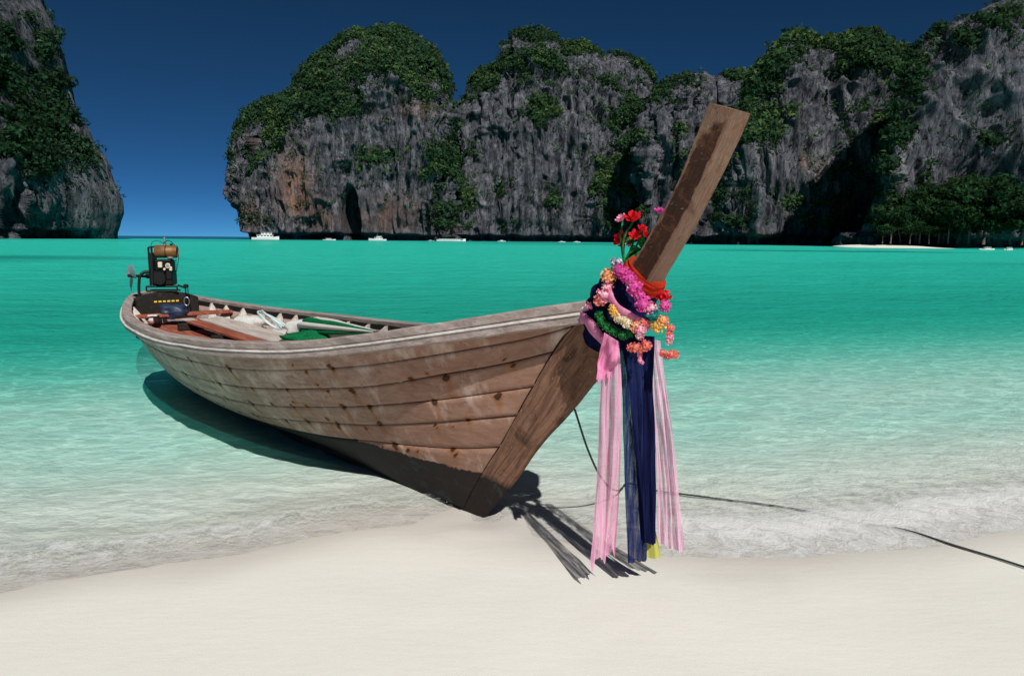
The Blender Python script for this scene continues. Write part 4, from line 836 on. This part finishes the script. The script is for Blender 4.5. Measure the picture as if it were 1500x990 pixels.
# ------------------------------------------------------------------ gear lying in the boat
GREEN = m_cloth('green_cloth', (.006, .12, .045), (.015, .24, .09)); WHITEC = m_cloth('white_cloth', (.66, .66, .64), (.80, .80, .78))
def striped_bundle(A, Bp, r0, name, label, seed):
    """a furled striped sun umbrella: alternating creased gores round a pole"""
    A, Bp = to_world(np.array([A]))[0], to_world(np.array([Bp]))[0]; e = empty(name, tuple(A)); tag(e, label, 'umbrella')
    ax = Bp-A; L = np.linalg.norm(ax); ax /= L; e1 = np.cross(ax, [0, 0, 1]); e1 /= np.linalg.norm(e1); e2 = np.cross(e1, ax)
    part('pole', tube([A - ax*.25, Bp + ax*.06], .012, 8), WHITE_TRIM, e)
    for k in range(8):
        n = 26; v = np.linspace(0, 1, n); th = np.linspace(2*pi*k/8, 2*pi*(k+1)/8, 6); R1 = r0*np.interp(v, [0, .12, .5, 1], [.75, 1.0, .72, .16])
        crease = 1 + .28*np.sin(np.linspace(0, pi, 6))[None]*(1 if k % 3 else 1.7) + .18*fbm(v[:, None]*5, th[None], 0*v[:, None], 3, seed+k)
        rr_ = R1[:, None]*crease; P = A + ax*(L*v)[:, None, None] + e1*(np.cos(th)[None]*rr_)[..., None] + e2*(np.sin(th)[None]*rr_*.8)[..., None]
        part('gore', (P.reshape(-1, 3), gridF(n, 6)), (GREEN if k % 2 else WHITEC), e)
striped_bundle((3.35, -.43, .735), (2.0, -.43, .83), .105, 'furled_umbrella', 'furled green and white striped umbrella lying against the far gunwale', 3)
def crumpled(c, r, mat, name, label, cat, seed):
    c = to_world(np.array([c]))[0]; V, F = ellipsoid(c, r, 40, 24); d = V - c; V = c + d*(1 + .45*ridged(d[:, 0]*9, d[:, 1]*9, d[:, 2]*9 + seed, 3, seed))[:, None]
    tag(obj(name, (V, F), mat, loc=tuple(c)), label, cat)
crumpled((3.35, -.46, .70), (.22, .14, .10), WHITEC, 'cloth_heap', 'crumpled white cloth heaped at the thick end of the striped umbrella', 'cloth', 4)
crumpled((2.85, -.46, .64), (.42, .16, .09), GREEN, 'cloth_heap', 'crumpled green cloth spread under the striped umbrella', 'cloth', 8)
crumpled((5.0, -.46, .62), (.15, .09, .07), WHITEC, 'plastic_bag', 'small white bag lying against the ribs aft of the rope coil', 'bag', 14)
crumpled((3.95, -.40, .585), (.20, .12, .05), WHITEC, 'plastic_bag', 'flat white bag lying on the red boards near the umbrella', 'bag', 24)
crumpled((5.95, .12, .70), (.16, .12, .08), simple('dark_blue_sheet', (.02, .035, .07), .5, 0, .4, 20), 'sheet_bundle', 'dark blue sheet bundled at the foot of the stern bulkhead', 'cloth', 31)
crumpled((6.25, .22, .57), (.10, .06, .04), WHITEC, 'rag', 'small pale rag on the red stern shelf', 'rag', 33)
COIL = simple('pale_blue_rope', (.50, .62, .62), .7, 0, .2, 60)
th = np.linspace(0, 2*pi*4.6, 240); cc = np.array([4.35, -.48, .70]); cp = np.stack([cc[0] + (.20+.02*np.sin(th*.37))*np.cos(th), cc[1] + .055*np.sin(th*.5) + .11*np.sin(th), cc[2] + .09*np.sin(th+.6) + .012*np.cos(th*1.3)], 1)
tag(obj('rope_coil', tube(to_world(cp), .008, 6), COIL, loc=tuple(to_world(cc[None])[0])), 'loose coil of pale blue rope hung on the far ribs', 'rope')
g = np.random.default_rng(9); lp = smooth_path([(2.2 + .28*i, .12 + .16*sin(i*2.1), .560) for i in range(7)], 60)
tag(obj('loose_line', tube(to_world(lp), .007, 6), simple('white_line', (.62, .62, .60), .7, 0, .2, 60), loc=tuple(to_world(lp[:1])[0])), 'thin white line trailing over the red bottom boards', 'rope')
bk_c = to_world(np.array([[1.75, -.42, .50]]))[0]; bkt = empty('bucket', tuple(bk_c)); tag(bkt, 'dark bucket standing inside the far side near the umbrella tip', 'bucket')
part('body', loft_solid(np.array([[bk_c + np.array([r_*cos(t_), r_*sin(t_), z_]) for t_ in np.linspace(0, 2*pi, 24, endpoint=False)] for r_, z_ in ((.10, -.05), (.125, .20), (.135, .205), (.118, .20), (.095, -.03))])), IRON, bkt)
part('handle', tube([bk_c + np.array([.125*cos(t_), .0, .20+.10*sin(t_)]) for t_ in np.linspace(0, pi, 16)], .005, 6), STEEL, bkt)

# ------------------------------------------------------------------ boats under the far cliffs
BW = simple('white_boat_paint', (.78, .78, .77), .4, 0, .06, 2); BG = simple('dark_glass', (.02, .03, .04), .15, 0, .3, 2); BB = simple('boat_brown', (.20, .10, .06), .6, 0, .3, 2); BGREY = simple('boat_grey', (.30, .32, .34), .5, 0, .2, 2)
def far_boat(px, py, L, name, label, decks, dist, rz=0.0, low=False, hullmat=None, mast=False, group=None):
    p = on_y(px, py, dist); r = empty(name, (p[0], p[1], 0.0), rz); tag(r, label, 'boat', group)
    n = 16; v = np.linspace(0, 1, n); Wd = L*.13*np.sin(np.clip(pi*(v*.86+.14)*.9+.2, 0, pi))**.6*np.where(v > .8, np.sqrt(np.clip((1-v)/.2, .0009, 1)), 1); hz = L*(.055 if low else .085)*(1 + .55*v**3); R_ = []
    for a_, w_, h_ in zip(v, Wd, hz): R_.append([((a_-.5)*L, -w_, h_), ((a_-.5)*L, -w_*.75, -.35), ((a_-.5)*L, w_*.75, -.35), ((a_-.5)*L, w_, h_), ((a_-.5)*L, w_*.85, h_-.12), ((a_-.5)*L, -w_*.85, h_-.12)])
    obj('hull', loft_solid(np.array(R_)), hullmat or BW, r, False)
    z = L*(.055 if low else .085)
    for x0, x1, h_, wd in decks:
        c = obj('cabin', box(((x0+x1)/2*L, 0, z + h_*L/2 - .05), ((x1-x0)*L, wd*L, h_*L), .06), BW, r, False)
        k = max(2, int((x1-x0)*9))
        for i in range(k):
            for sd_ in (-1, 1): obj('window', box(((x0 + (x1-x0)*(i+.5)/k)*L, sd_*(wd*L/2), z + h_*L*.60), ((x1-x0)*L/k*.7, .06, h_*L*.36), .01), BG, c, False)
        z += h_*L; obj('roof', box(((x0+x1)/2*L, 0, z + .02), ((x1-x0+.05)*L, (wd+.03)*L, .10), .03), BW, r, False)
    if mast: obj('mast', tube([(.0, 0, z), (.0, 0, z+.14*L)], .07, 6), BGREY, r, False)
    return r
far_boat(389, 349.5, 16, 'dive_boat', 'large white two-decked tour boat moored below the domed headland', [(-.30, .28, .10, .20), (-.14, .24, .085, .18)], 425, radians(12))
far_boat(482.5, 349.7, 8, 'dinghy', 'small open white boat beside the sea cave', [(-.25, .12, .08, .17)], 425, radians(-6), low=True)
far_boat(553, 350, 11, 'motor_cruiser', 'sleek white motor cruiser with raked cabin below the pale rock face', [(-.28, .16, .09, .18), (-.22, .04, .07, .15)], 425, radians(180), mast=True)
far_boat(661, 351, 18, 'tour_boat', 'long low white boat at the cleft between two cliffs', [(-.42, .38, .022, .18)], 430, radians(4), low=True)
far_boat(631, 351, 4.5, 'dinghy', 'tiny grey tender just astern of the long low white boat', [(-.2, .1, .07, .15)], 430, 0, low=True, hullmat=BGREY)
far_boat(735, 352, 5.5, 'dinghy', 'tiny white boat alone under the wide grey wall', [(-.2, .15, .10, .15)], 460, radians(20), low=True)
for i, px in enumerate((823, 845)): far_boat(px, 354, 4.5, 'dinghy', 'little white boat at the foot of the fluted grey wall', [(-.2, .15, .08, .15)], 440, radians(-10), low=True, group='little boats under the grey wall')

# ------------------------------------------------------------------ small beach and trees under the right-hand mountain
a0, a1 = on_y(1278, 365, 196), on_y(1440, 368, 186); n = 60; k = 12; u_ = np.linspace(0, 1, n)[:, None]; v = np.linspace(0, 1, k)[None]
Xb = a0[0] + (a1[0]-a0[0])*u_ + 0*v; Yb = a0[1] + (a1[1]-a0[1])*u_ + v*26 + 1.2*fbm(u_*9, v*0, 0*v, 3, 3); Zb = (-.5 + 1.5*v**.8)*np.sin(pi*np.clip(u_, .02, .98))**.35 + .05*fbm(Xb/2, Yb/2, 0*Xb, 3, 4) - .1
SB = bpy.data.materials.get('white_sand'); far_beach = obj('far_beach', (np.stack([Xb, Yb, Zb], -1).reshape(-1, 3), gridF(n, k)), SB, attrs={'wet': 0*Xb})
tag(far_beach, 'narrow strip of white sand at the foot of the wooded mountainside', 'beach', kind='structure')
TLEAF = m_leaf('tree_foliage', (.008, .024, .012), (.018, .050, .022), (.050, .110, .036)); BARK = simple('tree_bark', (.10, .08, .065), .9, 0, .3, 3)
def tree(H, Wd, seed):
    g = np.random.default_rng(seed); r = empty('shore_tree'); n = 10; z = np.linspace(0, 1, n); bx, by = g.normal(0, .08*H, 2)
    trunk = np.stack([bx*z**2, by*z**2, H*.8*z], 1); parts_ = [tube(trunk, np.interp(z, [0, 1], [.022*H, .006*H]), 7)]; tips = [trunk[-1]]
    for j in range(9):
        t_ = g.uniform(.30, .95); b_ = trunk[int(t_*9)]; th = g.uniform(0, 2*pi); e = b_ + np.array([cos(th)*Wd*g.uniform(.45, .95), sin(th)*Wd*g.uniform(.45, .95), H*g.uniform(.08, .26)]); parts_.append(tube(smooth_path([b_, (b_+e)/2 + np.array([0, 0, -.02*H]), e], 6), [.008*H, .007*H, .006*H, .005*H, .004*H, .003*H], 5)); tips.append(e); tips.append((b_*.4+e*.6))
    obj('trunk', join(*parts_), BARK, r)
    C = []; R_ = []
    for tp in tips:
        for _ in range(9): C.append(tp + g.normal(0, 1, 3)*np.array([Wd*.20, Wd*.20, H*.055])); R_.append(g.uniform(.06, .13)*H)
    C = np.array(C); R_ = np.array(R_); V, F, tt = leaf_clumps(C, R_, .32 + .2*g.normal(size=len(C))*.7, 18, seed)
    obj('crown', (V, F), TLEAF, r, False, attrs={'tint': tt}); return r
protos = [tree(11, 4.2, 1), tree(13, 5.0, 2), tree(9, 4.4, 3)]
spots = [(1292, 214, .75), (1304, 212, .9), (1318, 216, 1.0), (1332, 211, .85), (1346, 214, 1.05), (1360, 210, .95), (1374, 213, 1.15), (1388, 208, 1.0), (1402, 210, 1.3), (1418, 205, 1.2), (1432, 207, 1.5), (1447, 202, 1.3), (1462, 203, 1.6), (1478, 200, 1.45), (1496, 198, 1.5), (1516, 198, 1.6), (1380, 222, 1.7), (1410, 222, 1.9), (1440, 220, 2.1), (1340, 224, 1.4)]
for i, (px, Y, sc_) in enumerate(spots):
    o = protos[i] if i < 3 else copy_tree(protos[i % 3]); p = on_y(px, 362, Y); o.location = (p[0], p[1], 1.2); o.rotation_euler = (0, 0, i*1.7); o.scale = (sc_,)*3
    if sc_ >= 1.6: tag(o, 'tall dark tree rising above the grove behind the small far beach', 'tree', 'tall trees behind the far beach')
    elif sc_ < .95: tag(o, 'low leafy tree at the thin end of the grove behind the far beach', 'tree', 'low trees behind the far beach')
    else: tag(o, 'middling leafy tree along the front of the grove behind the far beach', 'tree', 'trees behind the far beach')
for i, px in enumerate((1446, 1478)): far_boat(px, 369, 3.6, 'dinghy', 'small white boat drawn up under the trees beside the far beach', [(-.2, .2, .10, .16)], 172, radians(30*i), low=True, group='boats beside the far beach')
